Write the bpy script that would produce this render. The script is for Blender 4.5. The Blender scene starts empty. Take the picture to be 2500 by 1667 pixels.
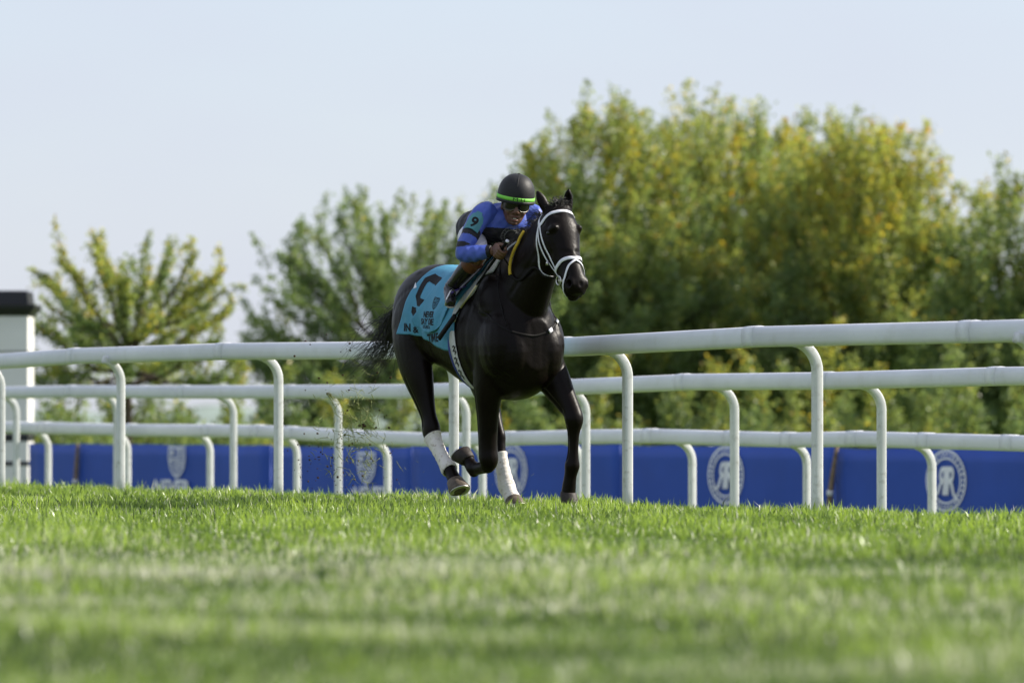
import bpy, bmesh, math, random
import numpy as np
from mathutils import Vector, Matrix
from mathutils.bvhtree import BVHTree

scene = bpy.context.scene
COL = scene.collection
PI = math.pi

# ------------------------------------------------------------------ camera
EYE = 0.55
FPX = 13889.0                       # 200 mm lens on a 2500 px wide frame
PITCH = math.atan((1028 - 833.5) / FPX)
cam_d = bpy.data.cameras.new("camera")
cam_d.lens = 200.0
cam_d.sensor_width = 36.0
cam_d.clip_start = 0.5
cam_d.clip_end = 5000
cam_d.dof.use_dof = True
cam_d.dof.focus_distance = 38.7
cam_d.dof.aperture_fstop = 2.8
cam = bpy.data.objects.new("camera", cam_d)
cam.location = (0, 0, EYE)
cam.rotation_euler = (PI / 2 + PITCH, 0, 0)
COL.objects.link(cam)
scene.camera = cam

# ------------------------------------------------------------------ sky and sun
SUN_EL = math.radians(34)
SUN_AZ = math.radians(76)           # to the right of the view axis, behind the horse
world = bpy.data.worlds.new("World")
scene.world = world
world.use_nodes = True
wn = world.node_tree.nodes
wl = world.node_tree.links
bg = wn["Background"]
skyt = wn.new("ShaderNodeTexSky")
skyt.sky_type = 'NISHITA'
skyt.sun_disc = False
skyt.sun_elevation = SUN_EL
skyt.sun_rotation = SUN_AZ
skyt.air_density = 1.0
skyt.dust_density = 0.7
skyt.ozone_density = 3.0
skyt.altitude = 100
# thin high cloud veils the blue evenly
ctc = wn.new("ShaderNodeTexCoord")
cmap = wn.new("ShaderNodeMapping"); cmap.inputs["Scale"].default_value = (5, 5, 16)
cnz = wn.new("ShaderNodeTexNoise"); cnz.inputs["Scale"].default_value = 2.0; cnz.inputs["Detail"].default_value = 6
cmr = wn.new("ShaderNodeMapRange"); cmr.inputs[1].default_value = 0.3; cmr.inputs[2].default_value = 0.7; cmr.inputs[3].default_value = 0.70; cmr.inputs[4].default_value = 0.86
cmx = wn.new("ShaderNodeMix"); cmx.data_type = 'RGBA'
cmx.inputs["B"].default_value = (3.5, 3.7, 4.35, 1)
wl.new(ctc.outputs["Generated"], cmap.inputs[0]); wl.new(cmap.outputs[0], cnz.inputs["Vector"]); wl.new(cnz.outputs["Fac"], cmr.inputs[0])
wl.new(cmr.outputs[0], cmx.inputs["Factor"]); wl.new(skyt.outputs[0], cmx.inputs["A"]); wl.new(cmx.outputs["Result"], bg.inputs[0])
bg.inputs[1].default_value = 0.12
sun_d = bpy.data.lights.new("sun", 'SUN')
sun_d.energy = 4.8
sun_d.angle = math.radians(0.6)
sun_d.color = (1.0, 0.93, 0.82)
sun = bpy.data.objects.new("sun", sun_d)
sd = Vector((math.sin(SUN_AZ) * math.cos(SUN_EL), math.cos(SUN_AZ) * math.cos(SUN_EL), math.sin(SUN_EL)))
sun.rotation_euler = sd.to_track_quat('Z', 'Y').to_euler()
sun.location = (20, 20, 30)
COL.objects.link(sun)
scene.view_settings.view_transform = 'Standard'
scene.view_settings.look = 'None'
scene.view_settings.gamma = 1.0
scene.view_settings.use_curve_mapping = False
scene.view_settings.exposure = 0.70
scene.cycles.use_denoising = True
scene.cycles.max_bounces = 8
scene.cycles.transparent_max_bounces = 8

# ------------------------------------------------------------------ helpers
def at(u, v, d):
    """point seen at photo pixel (u, v) at depth d"""
    r = Vector(((u - 1250) / FPX, (833.5 - v) / FPX, -1))
    w = cam.rotation_euler.to_matrix() @ r
    w *= d / w.y
    return Vector((w.x, w.y, w.z + EYE))

def tag(o, label=None, cat=None, group=None, kind=None):
    if label: o["label"] = label
    if cat: o["category"] = cat
    if group: o["group"] = group
    if kind: o["kind"] = kind
    return o

def empty(name, loc=(0, 0, 0), rz=0.0):
    o = bpy.data.objects.new(name, None)
    o.empty_display_size = 0.2
    o.location = loc
    o.rotation_euler = (0, 0, rz)
    COL.objects.link(o)
    return o

def mw(o):
    return Matrix.LocRotScale(o.location, o.rotation_euler, o.scale)

def full(o):
    return full(o.parent) @ mw(o) if o.parent else mw(o)

def obj(name, me, mat=None, parent=None, smooth=True):
    """link mesh (world coordinates) as an object; put it into its parent's frame"""
    o = bpy.data.objects.new(name, me)
    COL.objects.link(o)
    if parent:
        me.transform(full(parent).inverted())
        o.parent = parent
    if mat is not None:
        me.materials.clear()
        for m in (mat if isinstance(mat, (list, tuple)) else [mat]):
            me.materials.append(m)
    if smooth and len(me.polygons):
        me.polygons.foreach_set("use_smooth", [True] * len(me.polygons))
    me.update()
    return o

class MB:
    """collects vertices and faces"""
    def __init__(s):
        s.v, s.f = [], []
    def add(s, V, F):
        b = len(s.v)
        s.v += [tuple(p) for p in V]
        s.f += [tuple(i + b for i in f) for f in F]
        return s
    def mesh(s, name="m"):
        me = bpy.data.meshes.new(name)
        me.from_pydata(s.v, [], s.f)
        me.update()
        return me

def box(c, sx, sy, sz, R=None):
    V = []
    for x in (-1, 1):
        for y in (-1, 1):
            for z in (-1, 1):
                p = Vector((x * sx / 2, y * sy / 2, z * sz / 2))
                if R: p = R @ p
                V.append(Vector(c) + p)
    F = [(0, 1, 3, 2), (4, 6, 7, 5), (0, 4, 5, 1), (2, 3, 7, 6), (0, 2, 6, 4), (1, 5, 7, 3)]
    return V, F

def cr(P, sub):
    """Catmull-Rom through rows of P"""
    P = np.asarray(P, float)
    n = len(P)
    Q = np.vstack([2 * P[0] - P[1], P, 2 * P[-1] - P[-2]])
    out = []
    for i in range(n - 1):
        p0, p1, p2, p3 = Q[i], Q[i + 1], Q[i + 2], Q[i + 3]
        for k in range(sub):
            t = k / sub
            out.append(0.5 * (2 * p1 + (p2 - p0) * t + (2 * p0 - 5 * p1 + 4 * p2 - p3) * t * t + (3 * p1 - p0 - 3 * p2 + p3) * t ** 3))
    out.append(P[-1])
    return np.array(out)

def ringpts(c, a, b, n, e=2.0, egg=0.0):
    out = []
    for k in range(n):
        t = 2 * PI * k / n
        ct, st = math.cos(t), math.sin(t)
        x = math.copysign(abs(ct) ** (2 / e), ct)
        y = math.copysign(abs(st) ** (2 / e), st)
        x *= 1 - egg * y
        out.append(c + a * x + b * y)
    return out

def skin_rings(rings, caps=True, closed=False):
    n = len(rings[0])
    V = [p for r in rings for p in r]
    F = []
    m = len(rings)
    for i in range(m if closed else m - 1):
        j = (i + 1) % m
        for k in range(n):
            F.append((i * n + k, i * n + (k + 1) % n, j * n + (k + 1) % n, j * n + k))
    if caps and not closed:
        V.append(sum(rings[0], Vector()) / n)
        c0 = len(V) - 1
        V.append(sum(rings[-1], Vector()) / n)
        c1 = len(V) - 1
        for k in range(n):
            F.append((c0, (k + 1) % n, k))
            F.append((c1, (m - 1) * n + k, (m - 1) * n + (k + 1) % n))
    return V, F

def limb(pts, side=(0, 1, 0), n=20, sub=5, e=2.0):
    """pts: (x, y, z, radius_side, radius_other); smooth tapering tube with end caps"""
    P = cr(pts, sub)
    rings = []
    side = Vector(side)
    m = len(P)
    for i in range(m):
        c = Vector(P[i][:3])
        t = Vector(P[min(i + 1, m - 1)][:3]) - Vector(P[max(i - 1, 0)][:3])
        t.normalize()
        s = side - t * side.dot(t)
        s.normalize()
        f = t.cross(s)
        rings.append(ringpts(c, s * max(P[i][3], 1e-4), f * max(P[i][4], 1e-4), n, e))
    return skin_rings(rings)

def tube(pts, r, n=8, sub=4, smooth=True):
    """tube along points with constant radius or list of radii; parallel-transport frame"""
    rr = r if isinstance(r, (list, tuple, np.ndarray)) else [r] * len(pts)
    P = np.array([tuple(p) + (q,) for p, q in zip(pts, rr)], float)
    if smooth and len(P) > 2: P = cr(P, sub)
    rings = []
    s = None
    m = len(P)
    for i in range(m):
        t = Vector(P[min(i + 1, m - 1)][:3]) - Vector(P[max(i - 1, 0)][:3])
        if t.length < 1e-9: t = Vector((0, 0, 1))
        t.normalize()
        if s is None:
            s = t.orthogonal().normalized()
        s = (s - t * s.dot(t)).normalized()
        f = t.cross(s)
        rings.append(ringpts(Vector(P[i][:3]), s * P[i][3], f * P[i][3], n))
    return skin_rings(rings)

def ellipsoid(c, ax, n=16, m=10, R=None):
    rings = []
    for i in range(1, m):
        th = PI * i / m
        ring = []
        for k in range(n):
            ph = 2 * PI * k / n
            p = Vector((ax[0] * math.sin(th) * math.cos(ph), ax[1] * math.sin(th) * math.sin(ph), -ax[2] * math.cos(th)))
            if R: p = R @ p
            ring.append(Vector(c) + p)
        rings.append(ring)
    return skin_rings(rings)

def fuse(pieces, voxel, smooth=4, fac=0.5):
    """union of closed shapes into one continuous skin"""
    mb = MB()
    for V, F in pieces: mb.add(V, F)
    me = mb.mesh("tmp")
    o = bpy.data.objects.new("tmp", me)
    COL.objects.link(o)
    bm = bmesh.new(); bm.from_mesh(me)
    bmesh.ops.recalc_face_normals(bm, faces=bm.faces)
    bm.to_mesh(me); bm.free()
    r = o.modifiers.new("r", 'REMESH'); r.mode = 'VOXEL'; r.voxel_size = voxel; r.adaptivity = 0
    s = o.modifiers.new("s", 'SMOOTH'); s.iterations = smooth; s.factor = fac
    dg = bpy.context.evaluated_depsgraph_get()
    out = bpy.data.meshes.new_from_object(o.evaluated_get(dg))
    bpy.data.objects.remove(o); bpy.data.meshes.remove(me)
    return out

def get_co(me):
    a = np.empty(len(me.vertices) * 3, np.float32)
    me.vertices.foreach_get("co", a)
    return a.reshape(-1, 3)

def set_co(me, a):
    me.vertices.foreach_set("co", np.ascontiguousarray(a, np.float32).ravel())
    me.update()

def push(me, c, rad, vec):
    """move vertices near c (ellipsoid falloff) by vec: dents and swellings"""
    a = get_co(me)
    rad = np.array(rad if hasattr(rad, "__len__") else (rad,) * 3, float)
    d = np.sqrt((((a - np.array(c)) / rad) ** 2).sum(1))
    w = np.clip(1 - d, 0, 1)
    w = w * w * (3 - 2 * w)
    a += w[:, None] * np.array(vec)[None, :]
    set_co(me, a)

def color_attr(me, cols):
    ca = me.color_attributes.new("col", 'FLOAT_COLOR', 'POINT')
    c = np.ones((len(cols), 4), np.float32)
    c[:, :3] = cols
    ca.data.foreach_set("color", c.ravel())

def np_mesh(name, V, loops, starts, totals):
    me = bpy.data.meshes.new(name)
    me.vertices.add(len(V)); me.vertices.foreach_set("co", V.astype(np.float32).ravel())
    me.loops.add(len(loops)); me.loops.foreach_set("vertex_index", loops.astype(np.int32))
    me.polygons.add(len(starts)); me.polygons.foreach_set("loop_start", starts.astype(np.int32))
    me.polygons.foreach_set("loop_total", totals.astype(np.int32))
    me.update(calc_edges=True)
    return me

# ------------------------------------------------------------------ materials
def lin(r, g, b):
    f = lambda c: (c / 255 / 12.92) if c / 255 <= 0.04045 else ((c / 255 + 0.055) / 1.055) ** 2.4
    return (f(r), f(g), f(b))

def mat(name, col, rough=0.5, spec=0.5, var=0.12, scale=8.0, bump=0.0, bscale=60.0, metal=0.0, sheen=0.0, coat=0.0, dirt=None, dirt_amt=0.3, attr=False):
    m = bpy.data.materials.new(name)
    m.use_nodes = True
    n, l = m.node_tree.nodes, m.node_tree.links
    p = n["Principled BSDF"]
    p.inputs["Roughness"].default_value = rough
    p.inputs["Specular IOR Level"].default_value = spec
    p.inputs["Metallic"].default_value = metal
    p.inputs["Sheen Weight"].default_value = sheen
    p.inputs["Coat Weight"].default_value = coat
    tc = n.new("ShaderNodeTexCoord")
    nz = n.new("ShaderNodeTexNoise"); nz.inputs["Scale"].default_value = scale; nz.inputs["Detail"].default_value = 6
    l.new(tc.outputs["Object"], nz.inputs["Vector"])
    mr = n.new("ShaderNodeMapRange")
    mr.inputs[1].default_value = 0.3; mr.inputs[2].default_value = 0.7
    mr.inputs[3].default_value = 1 - var; mr.inputs[4].default_value = 1 + var
    l.new(nz.outputs["Fac"], mr.inputs[0])
    mx = n.new("ShaderNodeMix"); mx.data_type = 'RGBA'; mx.blend_type = 'MULTIPLY'
    mx.inputs["Factor"].default_value = 1.0
    if attr:
        at_ = n.new("ShaderNodeAttribute"); at_.attribute_name = "col"
        l.new(at_.outputs["Color"], mx.inputs["A"])
    else:
        mx.inputs["A"].default_value = (*col, 1)
    l.new(mr.outputs[0], mx.inputs["B"])
    out = mx.outputs["Result"]
    if dirt:
        n2 = n.new("ShaderNodeTexNoise"); n2.inputs["Scale"].default_value = scale * 2.3; n2.inputs["Detail"].default_value = 8
        l.new(tc.outputs["Object"], n2.inputs["Vector"])
        m2 = n.new("ShaderNodeMapRange"); m2.inputs[1].default_value = 0.55; m2.inputs[2].default_value = 0.75
        m2.inputs[3].default_value = 0; m2.inputs[4].default_value = dirt_amt
        l.new(n2.outputs["Fac"], m2.inputs[0])
        mx2 = n.new("ShaderNodeMix"); mx2.data_type = 'RGBA'
        l.new(m2.outputs[0], mx2.inputs["Factor"]); l.new(out, mx2.inputs["A"]); mx2.inputs["B"].default_value = (*dirt, 1)
        out = mx2.outputs["Result"]
    l.new(out, p.inputs["Base Color"])
    if bump:
        nb = n.new("ShaderNodeTexNoise"); nb.inputs["Scale"].default_value = bscale; nb.inputs["Detail"].default_value = 3
        l.new(tc.outputs["Object"], nb.inputs["Vector"])
        b = n.new("ShaderNodeBump"); b.inputs["Strength"].default_value = bump; b.inputs["Distance"].default_value = 0.01
        l.new(nb.outputs["Fac"], b.inputs["Height"]); l.new(b.outputs[0], p.inputs["Normal"])
    return m

def leaf_mat(name, trans=0.45, rough=0.45, gloss=0.06):
    m = bpy.data.materials.new(name)
    m.use_nodes = True
    n, l = m.node_tree.nodes, m.node_tree.links
    n.clear()
    out = n.new("ShaderNodeOutputMaterial")
    a = n.new("ShaderNodeAttribute"); a.attribute_name = "col"
    d = n.new("ShaderNodeBsdfDiffuse"); t = n.new("ShaderNodeBsdfTranslucent")
    g = n.new("ShaderNodeBsdfGlossy"); g.inputs["Roughness"].default_value = rough
    g.inputs["Color"].default_value = (1, 1, 1, 1)
    m1 = n.new("ShaderNodeMixShader"); m1.inputs[0].default_value = trans
    m2 = n.new("ShaderNodeMixShader"); m2.inputs[0].default_value = gloss
    hs = n.new("ShaderNodeHueSaturation"); hs.inputs["Hue"].default_value = 0.49; hs.inputs["Saturation"].default_value = 1.1; hs.inputs["Value"].default_value = 1.6
    l.new(a.outputs["Color"], d.inputs["Color"]); l.new(a.outputs["Color"], hs.inputs["Color"]); l.new(hs.outputs[0], t.inputs["Color"])
    l.new(d.outputs[0], m1.inputs[1]); l.new(t.outputs[0], m1.inputs[2])
    l.new(m1.outputs[0], m2.inputs[1]); l.new(g.outputs[0], m2.inputs[2])
    l.new(m2.outputs[0], out.inputs[0])
    return m

M = {}
M["rail"] = mat("white_plastic", (0.67, 0.69, 0.73), rough=0.38, spec=0.45, var=0.05, scale=3, dirt=(0.50, 0.51, 0.47), dirt_amt=0.35)
M["post"] = mat("white_post_plastic", (0.64, 0.655, 0.65), rough=0.45, spec=0.4, var=0.06, scale=9, dirt=(0.30, 0.30, 0.25), dirt_amt=0.55)
M["banner"] = mat("blue_vinyl", (0.018, 0.072, 0.39), rough=0.5, spec=0.35, var=0.10, scale=1.5)
M["print"] = mat("white_print", (0.84, 0.85, 0.88), rough=0.55, spec=0.3, var=0.08, scale=6)
M["pillar"] = mat("white_render", (0.72, 0.71, 0.69), rough=0.8, spec=0.2, var=0.06, scale=2)
M["black"] = mat("black_paint", (0.012, 0.012, 0.016), rough=0.45, spec=0.4, var=0.2, scale=5)
M["stake"] = mat("weathered_wood", (0.22, 0.16, 0.11), rough=0.85, spec=0.2, var=0.3, scale=20)
M["bark"] = mat("bark", (0.075, 0.06, 0.045), rough=0.9, spec=0.15, var=0.35, scale=6)
M["leaf"] = leaf_mat("leaf", trans=0.5, gloss=0.03)
M["grass"] = leaf_mat("grass_blade", trans=0.40, rough=0.34, gloss=0.035)
# ------------------------------------------------------------------ ground
NRM = Vector((0.91, 0.415))
def sdist(x, y):
    return (x + 1.83) * 0.91 + (y - 44.7) * 0.415
def gz(x, y):
    """height of the turf: level track, then the bank falling away behind the first rail"""
    x = np.asarray(x, float); y = np.asarray(y, float)
    s = np.clip(sdist(x, y) - 0.25, 0, 9.5)
    h = -0.105 * s * np.clip(s / 1.2, 0.25, 1)
    h = h - 0.058
    near = np.clip((37.5 - y) / 7, 0, 1) * np.clip((y - 3) / 6, 0, 1)
    far = np.clip((34 - y) / 12, 0.25, 1)
    h = h + near * far * (0.030 * np.sin(y * 1.35 + 0.5 * np.sin(x * 0.6) + 0.35 * x) + 0.022 * np.sin(0.62 * y - 0.8 * x + 1.3) + 0.012 * np.sin(2.6 * y + 1.1 * x))
    return h

xs = np.concatenate([[-900, -400, -150, -60, -30, -16], np.arange(-10, 10.01, 0.25), [16, 30, 60, 150, 400, 900]])
ys = np.concatenate([[-60, -20, 0, 4], np.arange(8, 60, 0.3), np.arange(60, 90, 1.5), [100, 120, 160, 240, 400, 700, 1200, 2000]])
X, Y = np.meshgrid(xs, ys)
Z = gz(X, Y)
nx, ny = len(xs), len(ys)
V = np.stack([X, Y, Z], -1).reshape(-1, 3)
I = (np.arange(ny - 1)[:, None] * nx + np.arange(nx - 1)[None, :]).ravel()
L = np.stack([I, I + 1, I + nx + 1, I + nx], 1)
me = np_mesh("ground", V, L.ravel(), np.arange(len(L)) * 4, np.full(len(L), 4))
gm = bpy.data.materials.new("turf")
gm.use_nodes = True
n, l = gm.node_tree.nodes, gm.node_tree.links
p = n["Principled BSDF"]; p.inputs["Roughness"].default_value = 0.9; p.inputs["Specular IOR Level"].default_value = 0.15
geo = n.new("ShaderNodeNewGeometry")
nz = n.new("ShaderNodeTexNoise"); nz.inputs["Scale"].default_value = 2.2; nz.inputs["Detail"].default_value = 10
rp = n.new("ShaderNodeValToRGB")
rp.color_ramp.elements[0].position = 0.35; rp.color_ramp.elements[0].color = (0.045, 0.075, 0.016, 1)
rp.color_ramp.elements[1].position = 0.7; rp.color_ramp.elements[1].color = (0.12, 0.18, 0.036, 1)
l.new(geo.outputs["Position"], nz.inputs["Vector"]); l.new(nz.outputs["Fac"], rp.inputs[0]); l.new(rp.outputs[0], p.inputs["Base Color"])
ground = obj("ground", me, gm)
tag(ground, kind="structure")

# ------------------------------------------------------------------ grass blades
rng = np.random.default_rng(7)
def noise2(x, y, f, seed):
    r = np.random.default_rng(seed)
    out = 0
    for k in range(5):
        a, b, c = r.normal(0, f, 1), r.normal(0, f, 1), r.uniform(0, 6.28)
        out = out + np.sin(a * x + b * y + c)
    return out / 2.2

def blades(N, ylo, yhi, power, margin, dens_x=None):
    t = rng.random(N)
    y = (ylo ** power + t * (yhi ** power - ylo ** power)) ** (1 / power)
    hw = y * 0.0905 + margin
    x = rng.uniform(-1, 1, N) * hw
    return x, y

xa, ya = blades(380000, 10.5, 46.0, 1.15, 1.3)
xb, yb = blades(240000, 31.0, 56.0, 1.0, 1.8)
x = np.concatenate([xa, xb]); y = np.concatenate([ya, yb])
s = sdist(x, y)
keep = (s < 1.6)
x, y, s = x[keep], y[keep], s[keep]
N = len(x)
z = gz(x, y)
big = noise2(x, y, 1.6, 3); mid = noise2(x, y, 5.0, 4); fine = noise2(x, y, 14.0, 5)
h = (0.036 + 0.011 * big + 0.012 * mid) * rng.lognormal(0, 0.38, N)
for (du, dv, dr) in ((1120, 1268, .22), (1165, 1283, .16), (1905, 1262, .18), (640, 1262, .16), (300, 1240, .2), (1480, 1300, .2), (1600, 1510, .30), (1790, 1530, .26), (780, 1440, .3)):
    dd_ = (EYE + 0.05) * FPX / (dv - 1028); dx_ = (du - 1250) / FPX * dd_
    dist = np.sqrt(((x - dx_) / dr) ** 2 + ((y - dd_) / (dr * 2.2)) ** 2)
    h = h * np.clip(0.35 + 0.65 * dist, 0.35, 1)
    mark = np.maximum(mark, np.clip(1 - dist, 0, 1)) if du != 1120 else np.clip(1 - dist, 0, 1)
tall = rng.random(N) < 0.02
h = np.where(tall, h * 1.6, h)
h = h * np.clip(0.72 + (y - 14) * 0.025, 0.72, 1.0)
h = np.clip(h, 0.015, 0.125)
w = 0.0022 * (1 + np.clip(y - 12, 0, 40) / 28) * rng.uniform(0.7, 1.35, N)
az = rng.uniform(0, 2 * PI, N)
fx, fy = np.cos(az), np.sin(az)               # blade width direction
la = rng.uniform(0, 2 * PI, N)
ln = h * np.abs(rng.normal(0.25, 0.32, N))
lx, ly = np.cos(la) * ln, np.sin(la) * ln
B = np.stack([x, y, z - 0.004], 1)
Wd = np.stack([fx, fy, np.zeros(N)], 1) * w[:, None]
mid_p = B + np.stack([lx * 0.35, ly * 0.35, h * 0.58], 1)
tip_p = B + np.stack([lx, ly, h * (1 - 0.25 * (ln / h) ** 2)], 1)
tip_p[:, 2] = np.maximum(tip_p[:, 2], z + 0.006)
V = np.stack([B - Wd, B + Wd, mid_p + Wd * 0.85, mid_p - Wd * 0.85, tip_p], 1).reshape(-1, 3)
b0 = np.arange(N) * 5
loops = np.stack([b0, b0 + 1, b0 + 2, b0 + 3, b0 + 3, b0 + 2, b0 + 4], 1).ravel()
starts = np.stack([np.arange(N) * 7, np.arange(N) * 7 + 4], 1).ravel()
totals = np.tile([4, 3], N)
me = np_mesh("grass", V, loops, starts, totals)
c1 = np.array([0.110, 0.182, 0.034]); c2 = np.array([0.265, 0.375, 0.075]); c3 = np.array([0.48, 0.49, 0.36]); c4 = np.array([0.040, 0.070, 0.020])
k = np.clip(0.5 + 0.34 * big + 0.30 * mid + rng.normal(0, 0.25, N), 0, 1)[:, None]
col = c1 * (1 - k) + c2 * k
pn = 0.62 * noise2(x * 0.55, y, 1.5, 9) + 0.38 * noise2(x, y * 1.2, 3.2, 29)  # bands imitating sunlit and shaded slopes, painted into the blade colours
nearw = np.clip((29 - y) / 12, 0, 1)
dk = (rng.random(N) < np.clip(0.9 * mark + 0.13 - 0.08 * fine + nearw * np.clip(-pn - 0.15, 0, 1) * 1.1, 0.02, 0.75))[:, None]  # dark blades: marks and random variety, plus painted shade of near slopes
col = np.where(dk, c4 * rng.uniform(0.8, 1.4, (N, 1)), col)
dry_sunlit = (rng.random(N) < np.clip(0.05 + 0.10 * np.clip(noise2(x, y, 1.1, 39), 0, 1) + nearw * (0.26 + 0.95 * np.clip(pn, -0.2, 0.8)), 0, 0.85))[:, None]  # pale blades: scattered dry ones, plus painted sunlight in the near bands
col = np.where(dry_sunlit & ~dk, c3 * rng.uniform(0.7, 1.25, (N, 1)), col)
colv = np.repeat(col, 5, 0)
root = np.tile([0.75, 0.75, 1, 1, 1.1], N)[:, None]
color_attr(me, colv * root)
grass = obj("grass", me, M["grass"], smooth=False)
tag(grass, "short green turf blades covering the track in the foreground", "grass", kind="stuff")

# ------------------------------------------------------------------ running rails
PROF = [(-0.034, 0.065), (0.0, 0.069), (0.034, 0.065), (0.052, 0.050), (0.058, 0.020), (0.058, -0.030), (0.050, -0.055), (0.028, -0.066), (-0.028, -0.066), (-0.050, -0.055), (-0.058, -0.030), (-0.058, 0.020), (-0.052, 0.050)]
def rail_piece(a, b, k=1.0):
    """rail of rounded section from a to b (tops given)"""
    d = (b - a); d.normalize()
    s = Vector((d.y, -d.x, 0)).normalized()
    up = s.cross(d)
    if up.z < 0: up = -up
    rings = []
    for pnt in (a, b):
        c = pnt - up * 0.069
        rings.append([c + s * (px * k) + up * (pz * k) for px, pz in PROF])
    V, F = skin_rings(rings)
    return V, F

def post_piece(foot, top, inward, r=0.0315):
    """goose-neck post: straight up from foot, then curling over inward under the rail"""
    R = 0.19
    pts = []
    z1 = top - R * math.sin(math.radians(74))
    for t in np.linspace(0, 1, 5):
        pts.append(Vector((foot.x, foot.y, foot.z + (z1 - foot.z) * t)))
    for a in np.linspace(8, 80, 10):
        ar = math.radians(a)
        pts.append(Vector((foot.x, foot.y, z1)) + Vector(inward) * (R * (1 - math.cos(ar))) + Vector((0, 0, R * math.sin(ar))))
    side = Vector((-inward[1], inward[0], 0))
    rings = []
    for i, p_ in enumerate(pts):
        t = pts[min(i + 1, len(pts) - 1)] - pts[max(i - 1, 0)]
        t.normalize()
        f = t.cross(side).normalized()
        rings.append(ringpts(p_, side * r, f * r * 1.05, 24, 4.0))
    return skin_rings(rings)

def running_rail(name, label, joints, posts, group, neck=0.15):
    """joints: (u, v_top, depth); posts: (u, depth)"""
    J = [at(u, v, d) for u, v, d in joints]
    base = at(posts[0][0], 1200, posts[0][1]); base.z = float(gz(base.x, base.y))
    e = empty(name, base)
    tag(e, label, "rail", group)
    for i in range(len(J) - 1):
        a, b = J[i], J[i + 1]
        V, F = rail_piece(a, b)
        seg = obj("rail_segment", MB().add(V, F).mesh("rail_segment"), M["rail"], e)
        bv = seg.modifiers.new("b", 'BEVEL'); bv.width = 0.002; bv.segments = 1; bv.limit_method = 'ANGLE'; bv.angle_limit = math.radians(50)
        if i > 0:                                   # coupling sleeve left of the joint
            d = (a - J[i - 1]).normalized()
            V, F = rail_piece(a - d * 0.16, a + d * 0.004, 1.035)
            V = [v + Vector((0, 0, 0.0026)) for v in V]
            obj("coupling", MB().add(V, F).mesh("coupling"), M["rail"], e)
    us = np.array([j[0] for j in joints])
    for (u, d) in posts:
        tx = np.interp(u, us, [j[1] for j in joints])
        p_ = at(u, tx, d)
        # direction of the rail here
        k = int(np.clip(np.searchsorted(us, u) - 1, 0, len(J) - 2))
        dr = (J[k + 1] - J[k]); dr.z = 0; dr.normalize()
        inward = Vector((dr.y, -dr.x, 0))
        if inward.x > 0: inward = -inward
        foot = Vector((p_.x, p_.y, float(gz(p_.x, p_.y)) - 0.12))
        V, F = post_piece(foot, p_.z - 0.115, inward)
        obj("post", MB().add(V, F).mesh("post"), M["post"], e)
    return e

# nearest rail
p1 = [(-230, 53.4), (3, 50.5), (295, 47.5), (680, 44.7), (1108, 41.9), (1532, 39.1), (1995, 36.4), (2530, 33.8)]
def shift(u, v, ps, off):
    uu = [q[0] for q in ps]; dd = [q[1] for q in ps]
    return (u, v, float(np.interp(u, uu, dd)) - off)
j1 = [(-330, 884), (-120, 872), (-18, 864.5), (189, 849.5), (556, 837), (973, 833), (1391, 823), (1855, 796.5), (2384, 782.6), (2620, 776)]
j1 = [shift(u, v, p1, 0.36) for u, v in j1]
running_rail("running_rail", "tallest white running rail right behind the galloping horse, crossing highest of the three rails", j1, p1, "white running rails")
p2 = [(-235, 65.6), (40, 62.6), (285, 59.8), (570, 57.0), (826, 54.2), (1138, 51.4), (1430, 48.6), (1793, 45.8), (2152, 43.0), (2570, 40.2)]
j2 = [(-330, 948), (-50, 944.5), (181, 940), (459, 940.5), (716, 939.5), (1010, 937.5), (1390, 925.5), (1680, 912.5), (2031, 908), (2444, 895.5), (2620, 893)]
j2 = [shift(u, v, p2, 0.40) for u, v in j2]
running_rail("running_rail", "middle white running rail, second from the front, between the tallest rail and the low one", j2, p2, "white running rails")
p3 = [(-260, 66.0), (-70, 64.5), (118, 63.0), (312, 61.4), (513, 59.9), (725, 58.3), (946, 56.8), (1178, 55.2), (1415, 53.7), (1690, 52.1), (1970, 50.6), (2275, 49.0), (2600, 47.4)]
j3 = [(-330, 1026), (-90, 1027), (118, 1030), (330, 1034.5), (520, 1035.5), (640, 1037), (722, 1041), (880, 1050), (1059, 1056.5), (1254, 1053), (1420, 1048.5), (1600, 1046.5), (1800, 1052), (1940, 1055.5), (2100, 1052), (2275, 1057), (2480, 1062), (2640, 1066)]
j3 = [shift(u, v, p3, 0.28) for u, v in j3]
running_rail("running_rail", "lowest white running rail, farthest back, its wavy tube just above the blue banners", j3, p3, "white running rails")

# ------------------------------------------------------------------ 2D shapes and lettering
def text2d(body, size=1.0, bold=0.0, ax='CENTER', ay='CENTER', space=1.0):
    cu = bpy.data.curves.new("t", 'FONT')
    cu.body = body; cu.size = size; cu.offset = bold; cu.align_x = ax; cu.align_y = ay; cu.space_character = space
    cu.resolution_u = 4; cu.fill_mode = 'FRONT'
    o = bpy.data.objects.new("t", cu); COL.objects.link(o)
    dg = bpy.context.evaluated_depsgraph_get()
    me = bpy.data.meshes.new_from_object(o.evaluated_get(dg))
    V = [(v.co.x, v.co.y) for v in me.vertices]
    F = [tuple(q.vertices) for q in me.polygons]
    bpy.data.objects.remove(o); bpy.data.meshes.remove(me); bpy.data.curves.remove(cu)
    return V, F

def ring2d(r0, r1, a0=0.0, a1=2 * PI, n=48):
    V, F = [], []
    for k in range(n + 1):
        a = a0 + (a1 - a0) * k / n
        V += [(r0 * math.cos(a), r0 * math.sin(a)), (r1 * math.cos(a), r1 * math.sin(a))]
    for k in range(n):
        F.append((2 * k, 2 * k + 1, 2 * k + 3, 2 * k + 2))
    return V, F

def poly2d(pts):
    return list(pts), [tuple(range(len(pts)))]

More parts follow.
